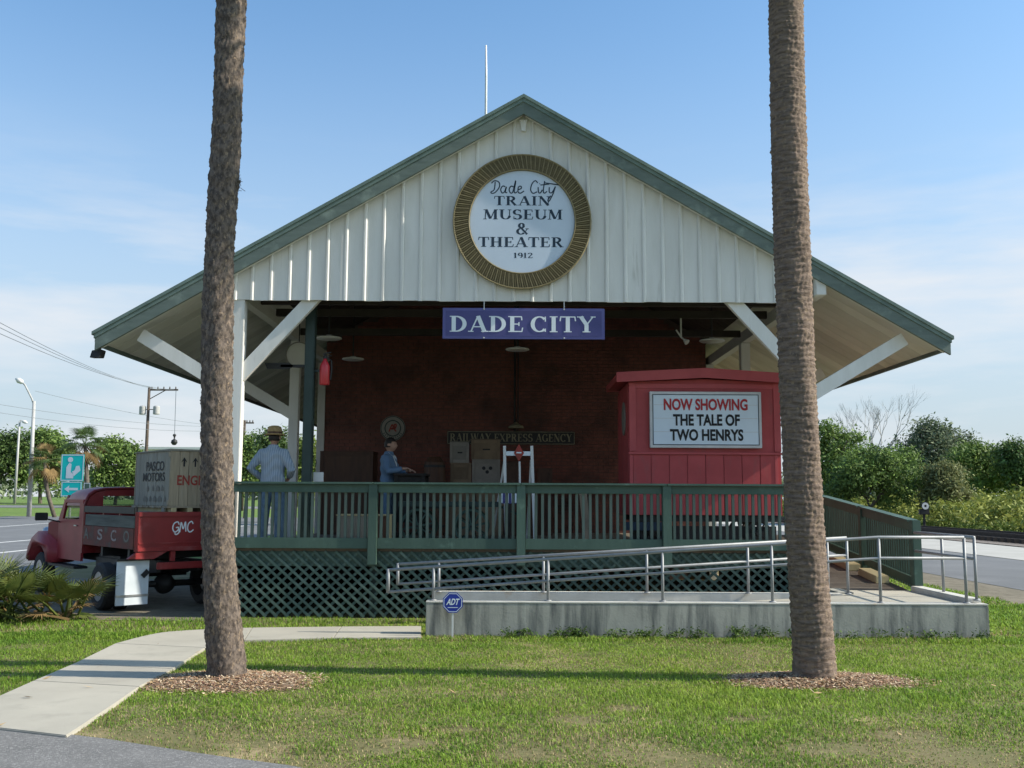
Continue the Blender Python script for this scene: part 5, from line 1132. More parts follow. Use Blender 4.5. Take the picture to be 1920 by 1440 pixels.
for chx, s_ in zip('ASCO', (1.99, 1.38, .81, .30)): tflat('lettering', 'faint' if chx in 'AO' else 'wornletter', tk, text2d(chx, 0, 0, .22, .17, .02), (s_ + .11, 0, .985), 'side')
GMC = [[(.55, .7), (.42, .95), (.12, .8), (.02, .35), (.2, .02), (.46, .2), (.5, .45), (.28, .42)], [(.62, .0), (.72, .9), (.9, .3), (1.08, .95), (1.14, .05)], [(1.75, .75), (1.6, .98), (1.34, .75), (1.3, .25), (1.5, .0), (1.8, .22)], [(.5, .45), (.56, .0), (.34, -.2), (.2, -.1)]]
tflat('lettering', 'signwhite', tk, script2d(GMC, .56, 0, .18, .16, .018), (-.0, 0, 1.13), 'rear')
# pallet and crate on the bed
CX_A, CX_B, CY_A, CY_B = .10, 1.47, -.53, -1.40
cx_w = mt @ Vector((.5, -.9, 1.50))
pl = thing('pallet', 'low timber pallet on the truck bed beneath the wooden engine crate', 'pallet', (cx_w.x, cx_w.y, 1.40), R_(131.5))
def lp(par, nm, m_, fn, **k):
    b = MB(); fn(b); b.v = [tuple(mt @ Vector(p)) for p in b.v]; return b.build(nm, M[m_], par, **k)
for y in (-.60, -.85, -1.10, -1.34): lp(pl, 'bearer', 'sunlitwood', lambda b: b.box((CX_A - .03, y - .04, 1.425), (CX_B, y + .04, 1.487)))
for k in range(6):
    x = CX_A - .02 + k * .24
    lp(pl, 'pallet_board', 'crate', lambda b: b.box((x, CY_B - .02, 1.4875), (x + .2, CY_A + .03, 1.513)))
lp(pl, 'bottom_board', 'crategrey', lambda b: b.box((CX_A, CY_A - .01, 1.405), (CX_B, CY_A + .03, 1.4245)))
lp(pl, 'cross_bearer', 'crategrey', lambda b: [b.box((CX_A + .1 + .55 * k, CY_A + .012, 1.425), (CX_A + .2 + .55 * k, CY_A + .028, 1.487)) for k in range(1)])
ck = thing('engine_crate', 'large weathered wooden crate on the truck stencilled PASCO MOTORS and ENGINE in red', 'crate', (cx_w.x, cx_w.y, 1.515), R_(131.5))
for k in range(6):
    wdt = (CY_A - CY_B) / 6; y1 = CY_A - k * wdt; o = random.uniform(-.003, .003)
    lp(ck, 'plank', 'crate', lambda b: b.box((CX_A + o, y1 - wdt + .004, 1.515), (CX_A + .022 + o, y1, 2.335)), bevel=.003)
    lp(ck, 'plank', 'crate', lambda b: b.box((CX_B - .022 + o, y1 - wdt + .004, 1.515), (CX_B + o, y1, 2.335)))
for k in range(8):
    wdt = (CX_B - CX_A - .05) / 8; x0 = CX_A + .025 + k * wdt
    for y in (CY_A - .022, CY_B + .002): 
        o = random.uniform(-.003, .002); lp(ck, 'plank', 'crategrey', lambda b: b.box((x0, y + o, 1.516), (x0 + wdt - .004, y + .02 + o, 2.335)), bevel=.003)
for z in (1.53, 2.25): lp(ck, 'batten', 'crate', lambda b: b.box((CX_A - .0, CY_A + .0015, z), (CX_A + .06, CY_A + .012, z + .07)))
lp(ck, 'lid', 'crategrey', lambda b: b.hexa([(CX_A - .02, CY_A + .02, 2.337), (CX_B + .02, CY_A + .02, 2.337), (CX_B + .02, CY_B - .02, 2.337), (CX_A - .02, CY_B - .02, 2.337), (CX_A - .02, CY_A + .02, 2.366), (CX_B + .02, CY_A + .02, 2.35), (CX_B + .02, CY_B - .02, 2.35), (CX_A - .02, CY_B - .02, 2.366)]))
tflat('lettering', 'ink', ck, text2d('PASCO', 0, 0, .69, .145, .016), (1.01, CY_A, 2.045), 'side', .0065)
tflat('lettering', 'ink', ck, text2d('MOTORS', 0, 0, .84, .135, .012), (1.12, CY_A, 1.885), 'side', .0065)
for zz, xs in ((1.74, ((.24, .08), (.46, .06), (.60, .13), (.80, .08))), (1.58, ((.12, .16), (.35, .08), (.50, .12), (.68, .15), (.92, .06)))):
    for x, w in xs: tflat('worn_mark', 'faint', ck, ([(x, 0), (x + w, 0), (x + w, .05), (x + w * .4, .09), (x, .04)], [(0, 1, 2, 3, 4)]), (1.2, CY_A, zz), 'side', .0065)
tflat('lettering', 'stred', ck, text2d('ENGINE', .64, 0, .58, .15, .022), (CX_A, 0, 1.825), 'rear', .0065)
for x in (.74, .915): tflat('arrow', 'ink', ck, ([(x - .012, 0), (x + .012, 0), (x + .012, .09), (x + .05, .06), (x, .14), (x - .05, .06), (x - .012, .09)], [(0, 1, 2, 6), (6, 2, 4), (2, 3, 4), (6, 4, 5)]), (CX_A, 0, 2.105), 'rear', .0065)

# ================================================================== FOLIAGE
def leafcloud(name, parent, lobes, n, size, ca, cb, per=22, spread=2.2, flat_=.0, mm='leaf', squash=1.0, **tags):
    """clumps of leaf-sized faces through the outer part of uneven lobes; lobes: (x, y, z, rx, ry, rz)"""
    Lb = np.array(lobes, float); w = (Lb[:, 3] * Lb[:, 4] * Lb[:, 5]) ** .67; w /= w.sum()
    nc = max(4, n // per); li = RNG.choice(len(Lb), nc, p=w); d = RNG.normal(size=(nc, 3)); d /= np.linalg.norm(d, axis=1)[:, None]; d[:, 2] = np.where(d[:, 2] < -.5, -d[:, 2], d[:, 2])
    lump = 1 + .16 * np.sin(d[:, 0] * 5 + li) * np.sin(d[:, 2] * 6 + li * 2) + RNG.normal(0, .08, nc)
    r = lump * (1 - np.abs(RNG.normal(0, .20, nc))); cc = Lb[li, :3] + d * r[:, None] * Lb[li, 3:]
    tone = RNG.normal(0, 1, nc)
    idx = np.repeat(np.arange(nc), per); P = cc[idx] + RNG.normal(size=(nc * per, 3)) * size * spread * np.array([1, 1, .75]); N = len(P)
    nr = d[idx] * .7 + RNG.normal(size=(N, 3)) * .8 + np.array([0, 0, .35]); nr /= np.linalg.norm(nr, axis=1)[:, None]
    t1 = np.cross(nr, RNG.normal(size=(N, 3))); t1 /= np.linalg.norm(t1, axis=1)[:, None]; t2 = np.cross(nr, t1)
    L = size * RNG.uniform(.6, 1.3, N)[:, None]; W = L * RNG.uniform(.30, .5, N)[:, None]
    V = np.stack([P - t1 * L, P + t2 * W + nr * L * .12, P + t1 * L, P - t2 * W + nr * L * .12], 1).reshape(-1, 3)
    mixf = np.clip(.5 + .28 * tone[idx] + RNG.normal(0, .22, N), 0, 1)[:, None]
    c = (np.array(ca) * (1 - mixf) + np.array(cb) * mixf) * RNG.uniform(.75, 1.25, N)[:, None]
    V[:, 2] = np.maximum(V[:, 2], -.02)
    return npmesh(name, V, np.full(N, 4), np.arange(4 * N), np.clip(np.repeat(c, 4, 0), .004, 1), M[mm], parent, **tags)
def limb(b, p, d, L, r, depth, rnd, n=6, spread=.6):
    q = p + d * L; m = p + d * L * .5 + Vector((rnd.gauss(0, .04), rnd.gauss(0, .04), 0)) * L
    b.tube([p, m, q], [r, r * .8, r * .6], n if depth > 1 else 4, depth > 3)
    if depth <= 0: return
    for k in range(rnd.choice((2, 3))):
        e = (d + Vector((rnd.gauss(0, spread), rnd.gauss(0, spread), rnd.uniform(.0, .45)))).normalized(); limb(b, q, e, L * rnd.uniform(.62, .85), r * .58, depth - 1, rnd, n, spread)
DG = ((.055, .095, .034), (.13, .20, .058)); YG2 = ((.11, .16, .034), (.25, .31, .07)); GG = ((.10, .135, .08), (.19, .23, .13)); OL = ((.13, .155, .065), (.24, .25, .11)); MG = ((.08, .135, .038), (.20, .29, .07))
def tree(label, px, pytop, Y, wpx, pal, n, group, lean=0, size=None, nm='tree', base=None, cat='tree'):
    x = PX(px, 900, Y).x; zt = PX(px, pytop, Y).z; g = gz(x, Y) if base is None else base; h = zt - g; w = wpx / F * Y / 2; rnd = random.Random(int(px * 7 + Y))
    t = thing(nm, label, cat, (x, Y, g), 0, group)
    b = MB(); b.tube([(x, Y, g - .1), (x + rnd.gauss(0, .1), Y, g + h * .22), (x + rnd.gauss(0, .2) * w, Y, g + h * .5)], [max(.1, h * .028), h * .022, h * .012], 8)
    for k in range(5):
        a = k * 1.26 + rnd.uniform(-.3, .3); b.tube([(x, Y, g + h * (.2 + .05 * k)), (x + math.cos(a) * w * .35, Y + math.sin(a) * w * .35, g + h * (.42 + .05 * k)), (x + math.cos(a) * w * .7, Y + math.sin(a) * w * .7, g + h * (.55 + .06 * k))], [h * .012, h * .008, h * .004], 5)
    b.build('trunk', M['bark'], t)
    lobes = [(x, Y, g + h * .62, w * .62, w * .6, h * .34)]
    for k in range(9):
        a = k * 2.4 + rnd.uniform(-.4, .4); q = rnd.uniform(.45, .72); zz = g + h * rnd.uniform(.28, .80); sc = rnd.uniform(.26, .42)
        lobes.append((x + math.cos(a) * w * q, Y + math.sin(a) * w * q * .9, min(zz, zt - h * sc * .62), w * sc, w * sc, h * sc * .62))
    lobes.append((x + rnd.uniform(-.2, .2) * w, Y, zt - h * .20, w * .4, w * .4, h * .2))
    leafcloud('crown', t, lobes, int(n * 1.6), size or max(.10, Y * .0020), *pal)
    return t
gl = 'trees along the far side of the road'
tree('dark tree at the far left edge behind the shorter street lamp', -6, 812, 122, 100, DG, 5200, gl)
tree('bushy green tree between the two street lamps and the first sabal palm', 78, 806, 124, 110, MG, 6200, gl)
tree('green tree between the sabal palms and the wooden crate', 218, 822, 116, 105, MG, 6000, gl)
tree('dark tree partly behind the wooden crate and left palm', 330, 856, 118, 120, DG, 4200, gl)
tree('sunlit green tree seen through the gap left of the straw hat', 462, 818, 70, 60, MG, 3600, 'trees seen through the open left side of the depot')
tree('dark tree directly behind the straw hat', 514, 806, 62, 70, DG, 4200, 'trees seen through the open left side of the depot')
tree('yellow-green tree seen between the white post and the dark green post', 566, 822, 58, 62, YG2, 3800, 'trees seen through the open left side of the depot')
gr = 'trees and large bushes beyond the railway track'
tree('tall green tree right behind the ringed palm trunk', 1560, 792, 92, 130, MG, 6500, gr)
tree('dark glossy bush tree just above the sloping green fence', 1628, 838, 68, 185, ((.045, .085, .03), (.20, .30, .07)), 9000, gr)
tree('tall grey-green tree with the highest crown on the right', 1752, 786, 96, 170, GG, 9000, gr)
tree('olive cone-shaped bush in front of the grey-green tree', 1772, 872, 66, 95, OL, 5200, gr)
tree('rounded green tree between the grey-green tree and the right edge', 1842, 832, 84, 130, MG, 7000, gr)
tree('dark tree at the right edge of the view', 1912, 826, 80, 90, DG, 5600, gr)
tree('low dark tree tucked between the glossy bush and the olive bush', 1706, 868, 76, 90, DG, 4000, gr)
# bare tree
x = PX(1632, 900, 98).x; bt = thing('bare_tree', 'leafless grey tree standing above the bushes on the right', 'tree', (x, 98, 0)); rnd = random.Random(11)
b = MB(); b.tube([(x, 98, -.1), (x + .1, 98, 3.2)], [.22, .16], 8)
for k in range(5): limb(b, Vector((x + .1, 98, 2.8 + .25 * k)), Vector((rnd.gauss(0, .26), rnd.gauss(0, .26), 1)).normalized(), 2.6, .11, 5, rnd, 5, .32)
b.build('branches', M['pole'], bt)
# undergrowth along the track, weeds at the ramp wall
lob = []
for k in range(120):
    y = RNG.uniform(34, 100); x = RNG.uniform(24.6, 34); h = RNG.uniform(.5, 1.5) + (x - 25) * .10; lob.append((x, y, h * .45, RNG.uniform(.9, 2.0), RNG.uniform(1, 2.2), h * .6))
leafcloud('undergrowth', None, lob, 52000, .16, (.12, .16, .03), (.32, .34, .08), per=16, kind='stuff')
lob = [(RNG.uniform(24.2, 26), RNG.uniform(20, 90), .1, .8, 1.2, .35) for k in range(90)]
leafcloud('trackside_weeds', None, lob, 16000, .10, (.10, .15, .025), (.16, .22, .04), per=16, kind='stuff')
lob = [(RNG.uniform(-260, 300), RNG.uniform(230, 330), 3.0, RNG.uniform(6, 14), 6, RNG.uniform(3, 6.5)) for k in range(190)]
leafcloud('far_treeline', None, lob, 30000, .9, *GG, kind='stuff')
# sabal palms far left
def sabal(label, px, pyc, Y, rpx, pts, dead, grp):
    c = PX(px, pyc, Y); L = rpx / F * Y; g = gz(c.x, Y); t = thing('sabal_palm', label, 'palm tree', (c.x, Y, g), 0, grp)
    tp_ = [PX(a, d_, Y) for a, d_ in pts] + [c]; tp_[0].z = g - .1
    part('trunk', M['bark'], t, lambda b: b.tube(tp_, [L * .10] * (len(tp_) - 1) + [L * .07], 8), smooth=True)
    rnd = random.Random(int(px)); 
    for k in range(30):
        el = rnd.uniform(-.9, 1.4); dd = el < -.25 or rnd.random() < dead
        fb = MB(); frond_geo(fb, c, k * 2.4 + rnd.uniform(-.3, .3), el, L * rnd.uniform(.8, 1.05), 22, .6); fb.build('frond', M['deadfrond' if dd and rnd.random() < .8 else 'palmleaf'], t)
    return t
sabal('green sabal palm with a rusty skirt of dead fronds right of the blue-green sign', 160, 836, 66, 44, [(166, 960), (163, 900)], .08, 'sabal palms beyond the road')
sabal('yellowing sabal palm with curved bare trunk left of the blue-green sign', 84, 866, 70, 40, [(103, 972), (92, 935), (86, 905)], .45, 'sabal palms beyond the road')
# saw palmetto in front of the truck
sp = thing('saw_palmetto', 'low saw palmetto clump with fan leaves at the left edge beside the truck', 'palmetto', (-6.75, 13.75, 0)); rnd = random.Random(4)
for k in range(70):
    az = k * 2.4 + rnd.uniform(-.3, .3); el = rnd.uniform(.05, 1.25); fb = MB(); bx = rnd.choice((-6.9, -6.5, -7.2, -6.05)) + rnd.gauss(0, .12)
    frond_geo(fb, (bx, 13.75 + rnd.gauss(0, .2), .03), az, el, rnd.uniform(.45, .85), 30, .60, .013, .06, .05); fb.build('frond', M['palmleaf2' if rnd.random() < .75 else 'deadfrond'] if 'palmleaf2' in M else M['palmleaf'], sp)

# ================================================================== POLES, LAMPS, WIRES, SMALL SIGNS
def lamp_post(label, pts, head, Y, r):
    P = [PX(a, c_, Y) for a, c_ in pts]; g = gz(P[0].x, Y); P[0].z = g; t = thing('street_lamp', label, 'street lamp', (P[0].x, Y, g), 0, 'street lamps beyond the road')
    part('pole', M['pole'], t, lambda b: b.tube(P[:2], [r, r * .65], 10), smooth=True)
    part('arm', M['pole'], t, lambda b: b.tube([P[1] + Vector((0, 0, -.3))] + P[2:], r * .38, 8), smooth=True)
    h0, h1 = PX(*head[0], Y), PX(*head[1], Y)
    part('lamp_head', M['lamp'], t, lambda b: b.lathe([(.02, 0), (.16, .2 * (h1 - h0).length), (.2, .6 * (h1 - h0).length), (.05, (h1 - h0).length)], h0, h1 - h0, 12), smooth=True)
    return t
lamp_post('taller pale street lamp with an arm curving up to the left', [(54, 973), (64, 752), (60, 748), (47, 722), (40, 715)], ((44, 718), (29, 710)), 71, .17)
lamp_post('shorter pale street lamp farther away near the left edge', [(27, 946), (37, 790), (38, 789), (42, 788)], ((40, 789), (52, 793)), 118, .17)
def util_pole(label, px, pyt, Y, arm, cans, extra=None):
    p = PX(px, pyt, Y); g = gz(p.x, Y); t = thing('utility_pole', label, 'utility pole', (p.x, Y, g), 0, 'utility poles behind the depot and road')
    part('pole', M['polewood'], t, lambda b: b.tube([(p.x, Y, g - .1), (p.x, Y, p.z)], [.17, .11], 8), smooth=True)
    a0, a1 = PX(arm[0], arm[2], Y), PX(arm[1], arm[2], Y)
    part('crossarm', M['polewood'], t, lambda b: b.bar(a0, a1, .10, .13))
    for k in range(5):
        q = a0.lerp(a1, .12 + .2 * k); part('insulator', M['polewood'], t, lambda b: b.lathe([(.04, 0), (.06, .08), (.03, .2)], q + Vector((0, 0, .065)), n=8))
    if cans:
        part('arm_brace', M['polewood'], t, lambda b: b.bar((p.x, Y, p.z - 1.0), a0.lerp(a1, .6), .06, .06))
        for sx_ in (-1, 1):
            q = PX(px + sx_ * 13, 777, Y); part('transformer', M['pole'], t, lambda b: b.lathe([(.24, 0), (.26, .05), (.26, .62), (.2, .68), (.05, .72)], q, n=14)); part('can_hanger', M['polewood'], t, lambda b: b.bar(q + Vector((0, 0, .4)), (p.x, Y, q.z + .4), .06, .06))
    return t
util_pole('utility pole with long crossarm and two transformer cans above the wooden crate', 280, 726, 80, (278, 334, 731), True)
util_pole('utility pole with short crossarm seen left of the straw hat', 459, 788, 92, (449, 476, 793), False)
w0, w1 = PX(330, 733, 80), PX(327, 822, 80)
t = thing('hanging_signal', 'small dark signal hanging on a long wire below the utility crossarm', 'signal', w1)
part('wire', M['wire'], t, lambda b: b.tube([w0, w1 + Vector((0, 0, .3))], .025, 5)); part('body', M['black'], t, lambda b: (b.lathe([(.10, .35), (.14, .25), (.06, .1), (.06, -.05), (.22, -.15), (.26, -.35), (.14, -.52), (0, -.55)], w1, n=12)), smooth=True)
wires = [('uppermost wire slanting down from the left edge toward the transformer pole', (-60, 572), (283, 726), 34, 80, .4), ('second wire slanting down from the left edge, just below the uppermost', (-60, 584), (300, 731), 34, 80, .4), ('third wire slanting down from the left edge toward the crossarm tip', (-60, 598), (326, 731), 34, 80, .5),
         ('upper of the two low wires crossing behind the taller street lamp', (-60, 748), (459, 800), 60, 92, .5), ('lower of the two low wires crossing behind the taller street lamp', (-60, 764), (470, 806), 60, 92, .6), ('faint wire running from the taller street lamp to behind the left palm', (66, 733), (420, 800), 71, 92, .3)]
for lab, a, c_, Y0, Y1, sag in wires:
    p, q = PX(*a, Y0), PX(*c_, Y1); pts = [p.lerp(q, k / 12) + Vector((0, 0, -sag * 4 * (k / 12) * (1 - k / 12))) for k in range(13)]
    b = MB(); b.tube(pts, .014, 5); tag(b.build('power_line', M['wire']), lab, 'wire', 'overhead wires on the left')
# white building behind the crate
p0, p1 = PX(268, 838, 100), PX(420, 838, 100); g = gz(p0.x, 100)
t = thing('white_building', 'low white flat-roofed building showing just above the wooden crate', 'building', ((p0.x + p1.x) / 2, 104, g))
part('wall', M['white'], t, lambda b: b.box((p0.x, 100, g), (p1.x, 108, p0.z - .25))); part('roof', M['lamp'], t, lambda b: b.box((p0.x - .2, 99.8, p0.z - .249), (p1.x + .2, 108.2, p0.z)))
for k in range(3): part('window', M['glass'], t, lambda b: b.box((p0.x + 1 + 2.4 * k, 99.97, g + 1.2), (p0.x + 2.2 + 2.4 * k, 99.995, g + 2.6)))
# library direction sign
YL = 24.8; a, c_ = PX(113, 902, YL), PX(159, 852, YL); W, H = c_.x - a.x, c_.z - a.z
ls = thing('library_sign', 'blue-green square library sign with arrow plate below, beyond the truck cab', 'road sign', (a.x + W / 2, YL, 0))
part('post', M['galv'], ls, lambda b: b.tube([(a.x + W * .46, YL + .03, -.1), (a.x + W * .46, YL + .03, c_.z - .05)], .03, 8))
part('panel', M['teal'], ls, lambda b: b.box((a.x, YL - .008, a.z), (c_.x, YL, c_.z)))
flat('border', M['signwhite'], ls, frame2d(.008, .008, W - .008, H - .008, .022), (a.x, YL - .008, a.z))
rd = [disc2d(W * .40, H * .80, H * .10, 18), ([(W * .24, H * .10), (W * .24, H * .52), (W * .36, H * .68), (W * .46, H * .64), (W * .44, H * .34), (W * .56, H * .26), (W * .56, H * .10)], [(0, 1, 2, 3, 4), (0, 4, 5, 6)]), ([(W * .50, H * .36), (W * .58, H * .18), (W * .86, H * .40), (W * .80, H * .58), (W * .66, H * .56), (W * .60, H * .40)], [(0, 1, 2, 3, 4, 5)])]
for k, q in enumerate(rd): flat('reader_symbol', M['signwhite'], ls, q, (a.x, YL - .008, a.z), off=.003 + .0005 * k)
a2, c2_ = PX(114, 931, YL), PX(154, 903, YL); W2, H2 = c2_.x - a2.x, c2_.z - a2.z
part('arrow_panel', M['teal'], ls, lambda b: b.box((a2.x, YL - .008, a2.z), (c2_.x, YL, c2_.z)))
flat('border', M['signwhite'], ls, frame2d(.008, .008, W2 - .008, H2 - .008, .018), (a2.x, YL - .008, a2.z))
flat('arrow', M['signwhite'], ls, ([(W2 * .16, H2 * .5), (W2 * .40, H2 * .26), (W2 * .38, H2 * .42), (W2 * .82, H2 * .42), (W2 * .82, H2 * .58), (W2 * .38, H2 * .58), (W2 * .40, H2 * .74)], [(0, 1, 2), (0, 2, 5), (0, 5, 6), (2, 3, 4, 5)]), (a2.x, YL - .008, a2.z))
a, c_ = PX(156, 924, 60), PX(170, 905, 60)
t = thing('route_sign', 'small distant green road sign just right of the blue-green arrow plate', 'road sign', ((a.x + c_.x) / 2, 60, gz(a.x, 60)))
part('panel', M['green'], t, lambda b: b.box((a.x, 60, a.z), (c_.x, 60.02, c_.z))); part('post', M['galv'], t, lambda b: b.tube([((a.x + c_.x) / 2, 60.05, gz(a.x, 60)), ((a.x + c_.x) / 2, 60.05, c_.z)], .04, 6))
flat('border', M['signwhite'], t, frame2d(.02, .02, c_.x - a.x - .02, c_.z - a.z - .02, .03), (a.x, 60, a.z))
# octagonal alarm sign at the end of the ramp wall
YA = 12.05; c = PX(849, 1130, YA); r = PX(868, 1130, YA).x - c.x
t = thing('alarm_sign', 'small blue octagonal ADT yard sign on a white stake before the ramp wall', 'yard sign', (c.x, YA, 0))
oc8 = lambda rr: [(rr * math.cos(R_(22.5 + 45 * k)), rr * math.sin(R_(22.5 + 45 * k))) for k in range(8)]
part('stake', M['lamp'], t, lambda b: b.box((c.x - .011, YA + .011, -.1), (c.x + .011, YA + .02, c.z)))
part('plate', M['adtblue'], t, lambda b: b.prism([(c.x + x, YA, c.z + z) for x, z in oc8(r * 1.06)], (0, .01, 0)))
e = oc8(r * .97); i_ = oc8(r * .91); flat('border', M['signwhite'], t, (e + i_, [(k, (k + 1) % 8, (k + 1) % 8 + 8, k + 8) for k in range(8)]), (c.x, YA, c.z), off=.002)
tx = text2d('ADT', -r * .60, -r * .22, r * 1.2, r * .62, .03); tx = ([(x + .25 * y, y) for x, y in tx[0]], tx[1]); flat('lettering', M['signwhite'], t, tx, (c.x, YA, c.z), off=.003)
flat('stripe', M['signwhite'], t, ([(-r * .5, -r * .5), (r * .5, -r * .5), (r * .5, -r * .44), (-r * .5, -r * .44)], [(0, 1, 2, 3)]), (c.x, YA, c.z), off=.003)
# eave floodlight
p = PX(183, 664, 14.15)
t = thing('floodlight', 'small black floodlight under the left eave corner', 'floodlight', p)
part('housing', M['black'], t, lambda b: b.hexa([p + Vector(q) for q in ((-.085, -.07, -.06), (.06, -.07, -.06), (.06, .09, -.05), (-.085, .09, -.05), (-.065, -.05, .05), (.085, -.05, .06), (.085, .09, .06), (-.065, .09, .05))]), bevel=.006)
part('bracket', M['black'], t, lambda b: b.box(p + Vector((-.01, .01, .056)), p + Vector((.03, .05, .20))))
# switch stand beside the track
p = PX(1733, 975, 56)
t = thing('switch_stand', 'small dark switch stand with a round pale target beside the track', 'switch stand', (p.x, 56, 0)); zt = PX(1733, 944, 56).z
part('base', M['black'], t, lambda b: b.box((p.x - .25, 55.8, 0), (p.x + .25, 56.2, .12))); part('mast', M['black'], t, lambda b: b.tube([(p.x, 56, .12), (p.x, 56, zt - .2)], .07, 8))
part('lamp_box', M['black'], t, lambda b: b.box((p.x - .26, 55.85, zt - .62), (p.x + .26, 56.15, zt - .30)), bevel=.03); part('target', M['lamp'], t, lambda b: b.lathe([(.19, 0), (.19, .02), (.07, .02), (.07, 0), (.19, 0)], (p.x + .02, 55.83, zt - .14), (0, -1, 0), 18)); part('target_back', M['black'], t, lambda b: b.lathe([(.24, 0), (.24, .02), (0, .02)], (p.x + .02, 55.86, zt - .14), (0, -1, 0), 18))

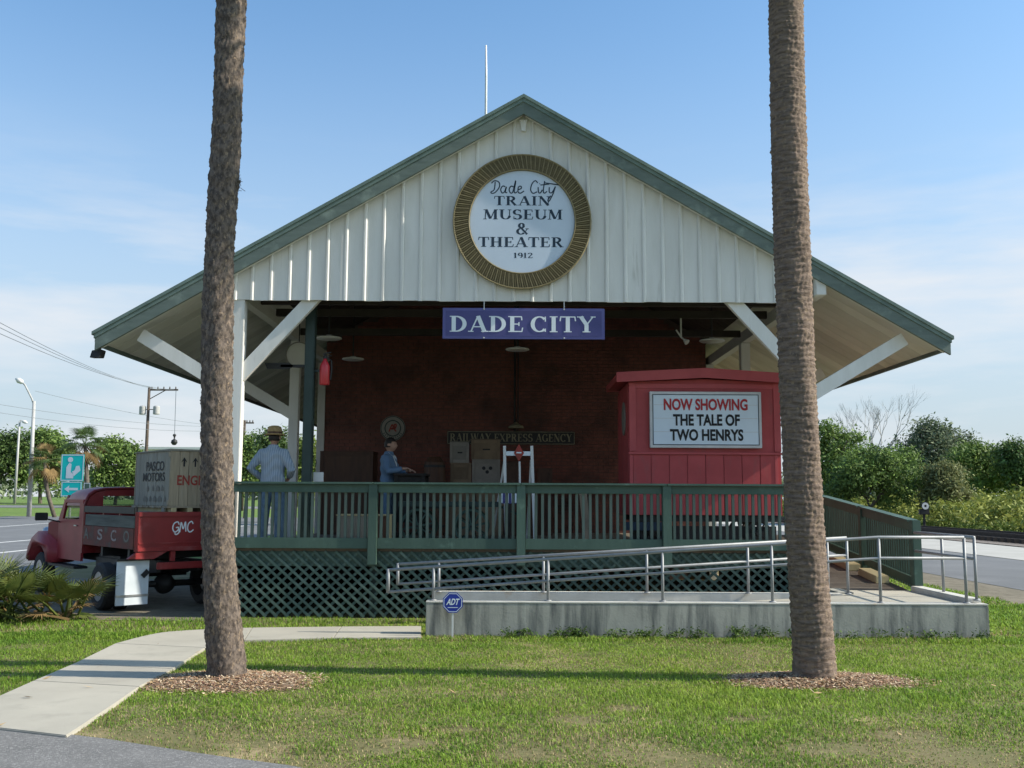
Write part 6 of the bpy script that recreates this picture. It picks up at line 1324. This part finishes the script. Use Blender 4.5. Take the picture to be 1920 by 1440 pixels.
# ================================================================== GRASS
PATCH = [(690, 1408, .30), (740, 1395, .22), (1285, 1428, .26), (1290, 1436, .2), (1845, 1420, .22), (1080, 1352, .16), (1005, 1212, .14), (1540, 1405, .26), (1700, 1380, .18), (960, 1420, .25), (480, 1405, .2), (300, 1385, .2), (1180, 1330, .15), (860, 1370, .15), (1880, 1195, .3), (30, 1300, .2), (1400, 1350, .13)]
def grass(name, n, xr, yr, hmin, hmax, wmax, avoid, bald=True, colr=None):
    x = RNG.uniform(*xr, n); y = yr[0] + (yr[1] - yr[0]) * RNG.uniform(0, 1, n) ** 1.25
    ok = (np.abs(x) < y * .54 + .5)
    for Pg in avoid: ok &= ~inpoly(x, y, Pg)
    for cx_, cy_, rx, ry in ((bl[0] + .04, YP - .12, .74, .50), (br_[0], 9.36, .86, .42)):
        q = np.hypot((x - cx_) / rx, (y - cy_) / ry); ok &= (q > 1.02 - .2 * RNG.uniform(0, 1, n) ** 2)
    pn = pnoise(x, y, 1.3) * .6 + pnoise(x, y, 4.1) * .5; near = np.clip((8.6 - y) / 2.2, 0, 1)
    edge = np.interp(x, [p[0] for p in rp_], [p[1] for p in rp_], right=0); rim = np.clip(1 - (y - edge) / .45, 0, 1)
    dry = np.clip(.05 + .40 * pn + .30 * near + .30 * pnoise(y, x, 2.3) + .7 * rim, 0, 1)
    for (px_, py_, pr) in PATCH:
        g_ = GP(px_, py_); dry = np.clip(dry + 1.1 * np.exp(-((x - g_.x) ** 2 + ((y - g_.y) * 1.5) ** 2) / pr ** 2) * (1 + .5 * pnoise(x, y, 7.)), 0, 1)
    ok &= RNG.uniform(0, 1, n) > np.clip(dry * 1.2 - .52, 0, .86)
    x, y, dry = x[ok], y[ok], dry[ok]; N = len(x)
    tone = pnoise(x, y, .8) * .5 + pnoise(x + 3, y, 9.) * .5
    h = RNG.uniform(hmin, hmax, N) * (1 + .35 * pnoise(x, y, 6.0)) * (1 - .35 * dry); a = RNG.uniform(0, 6.283, N); bend = RNG.uniform(.35, 1.3, N); w = RNG.uniform(.5, 1, N) * wmax
    dr = np.stack([np.cos(a), np.sin(a), 0 * a], 1); sd = np.stack([-np.sin(a), np.cos(a), 0 * a], 1); up = np.array([0, 0, 1.0])
    P = np.stack([x, y, np.full(N, -.004)], 1); m = P + up * (h * .6)[:, None] + dr * (h * .25 * bend)[:, None]; tp_ = P + up * (h * (1.0 - .35 * bend))[:, None] + dr * (h * .85 * bend)[:, None]
    V = np.stack([P - sd * w[:, None] * .5, P + sd * w[:, None] * .5, m + sd * w[:, None] * .42, m - sd * w[:, None] * .42, tp_], 1).reshape(-1, 3)
    k = np.arange(N)[:, None] * 5; L = np.concatenate([k + 0, k + 1, k + 2, k + 3, k + 3, k + 2, k + 4], 1).reshape(-1); fn = np.tile([4, 3], N)
    g1 = np.array([.125, .25, .028]); g2 = np.array([.29, .40, .06]); d1 = np.array([.42, .34, .18])
    f = np.clip(.5 + .55 * tone + RNG.normal(0, .25, N), 0, 1)[:, None]; c = g1 * (1 - f) + g2 * f
    dd = (RNG.uniform(0, 1, N) < dry * .62)[:, None]; c = np.where(dd, d1 * RNG.uniform(.6, 1.2, N)[:, None], c) * RNG.uniform(.55, 1.4, N)[:, None]
    return npmesh(name, V, fn, L, np.clip(np.repeat(c, 5, 0), .004, 1), M['grass'], kind='stuff')
DECKP = [(-3.98, 13.95), (4.4, 13.95), (4.4, 21), (-3.98, 21)]; RAMPP = [(CX0, YC), (CX1, YC), (CX1, 14.2), (4.3, 14.2), (4.3, 13.6), (CX0, 13.6)]; RAMPW = [(4.3, 14.1), (5.76, 14.1), (5.76, 21), (4.3, 21)]; DIRTP = [(-9.3, 13.95), (-4, 13.75), (-4, 21), (-9.3, 21)]
AV = [ROADP, SIDEP, DECKP, RAMPP, RAMPW, DIRTP]
grass('grass', 400000, (-6.6, 7.2), (5.6, 12.4), .022, .052, .0075, AV)
grass('grass', 70000, (-8.6, 8.1), (11.8, 16.0), .035, .07, .011, AV)
grass('grass', 24000, (5.8, 8.2), (12.0, 26.0), .04, .08, .016, AV)
lob = [(x + RNG.normal(0, .1), YC - .09 + RNG.normal(0, .03), .03, .14, .06, .10 * RNG.uniform(.5, 1.2)) for x in np.arange(-.1, 3.4, .17)] + [(x, YC - .08, .02, .12, .05, .07) for x in np.arange(3.5, 5.7, .3)]
leafcloud('wall_weeds', None, lob, 2600, .022, (.035, .075, .016), (.10, .16, .03), per=10, spread=1.6, mm='leaf', kind='stuff')

# a few fallen leaves and twigs on the lawn and the path
N = 90; x = RNG.uniform(-4.6, 5.2, N); y = RNG.uniform(6.6, 12.0, N); on = inpoly(x, y, SIDEP); z = np.where(on, .034, .030); th = RNG.uniform(0, 6.283, N)
L = RNG.uniform(.015, .045, N); W = L * RNG.uniform(.15, .4, N); P = np.stack([x, y, z + .008], 1); dv = np.stack([np.cos(th), np.sin(th), RNG.normal(0, .2, N)], 1) * L[:, None]; sv = np.stack([-np.sin(th), np.cos(th), RNG.normal(0, .2, N)], 1) * W[:, None]
npmesh('fallen_leaves', np.stack([P - dv, P + sv, P + dv, P - sv], 1).reshape(-1, 3), np.full(N, 4), np.arange(4 * N), np.repeat(np.array([.36, .25, .13]) * RNG.uniform(.4, 1.4, N)[:, None], 4, 0), M['chip'], kind='stuff')
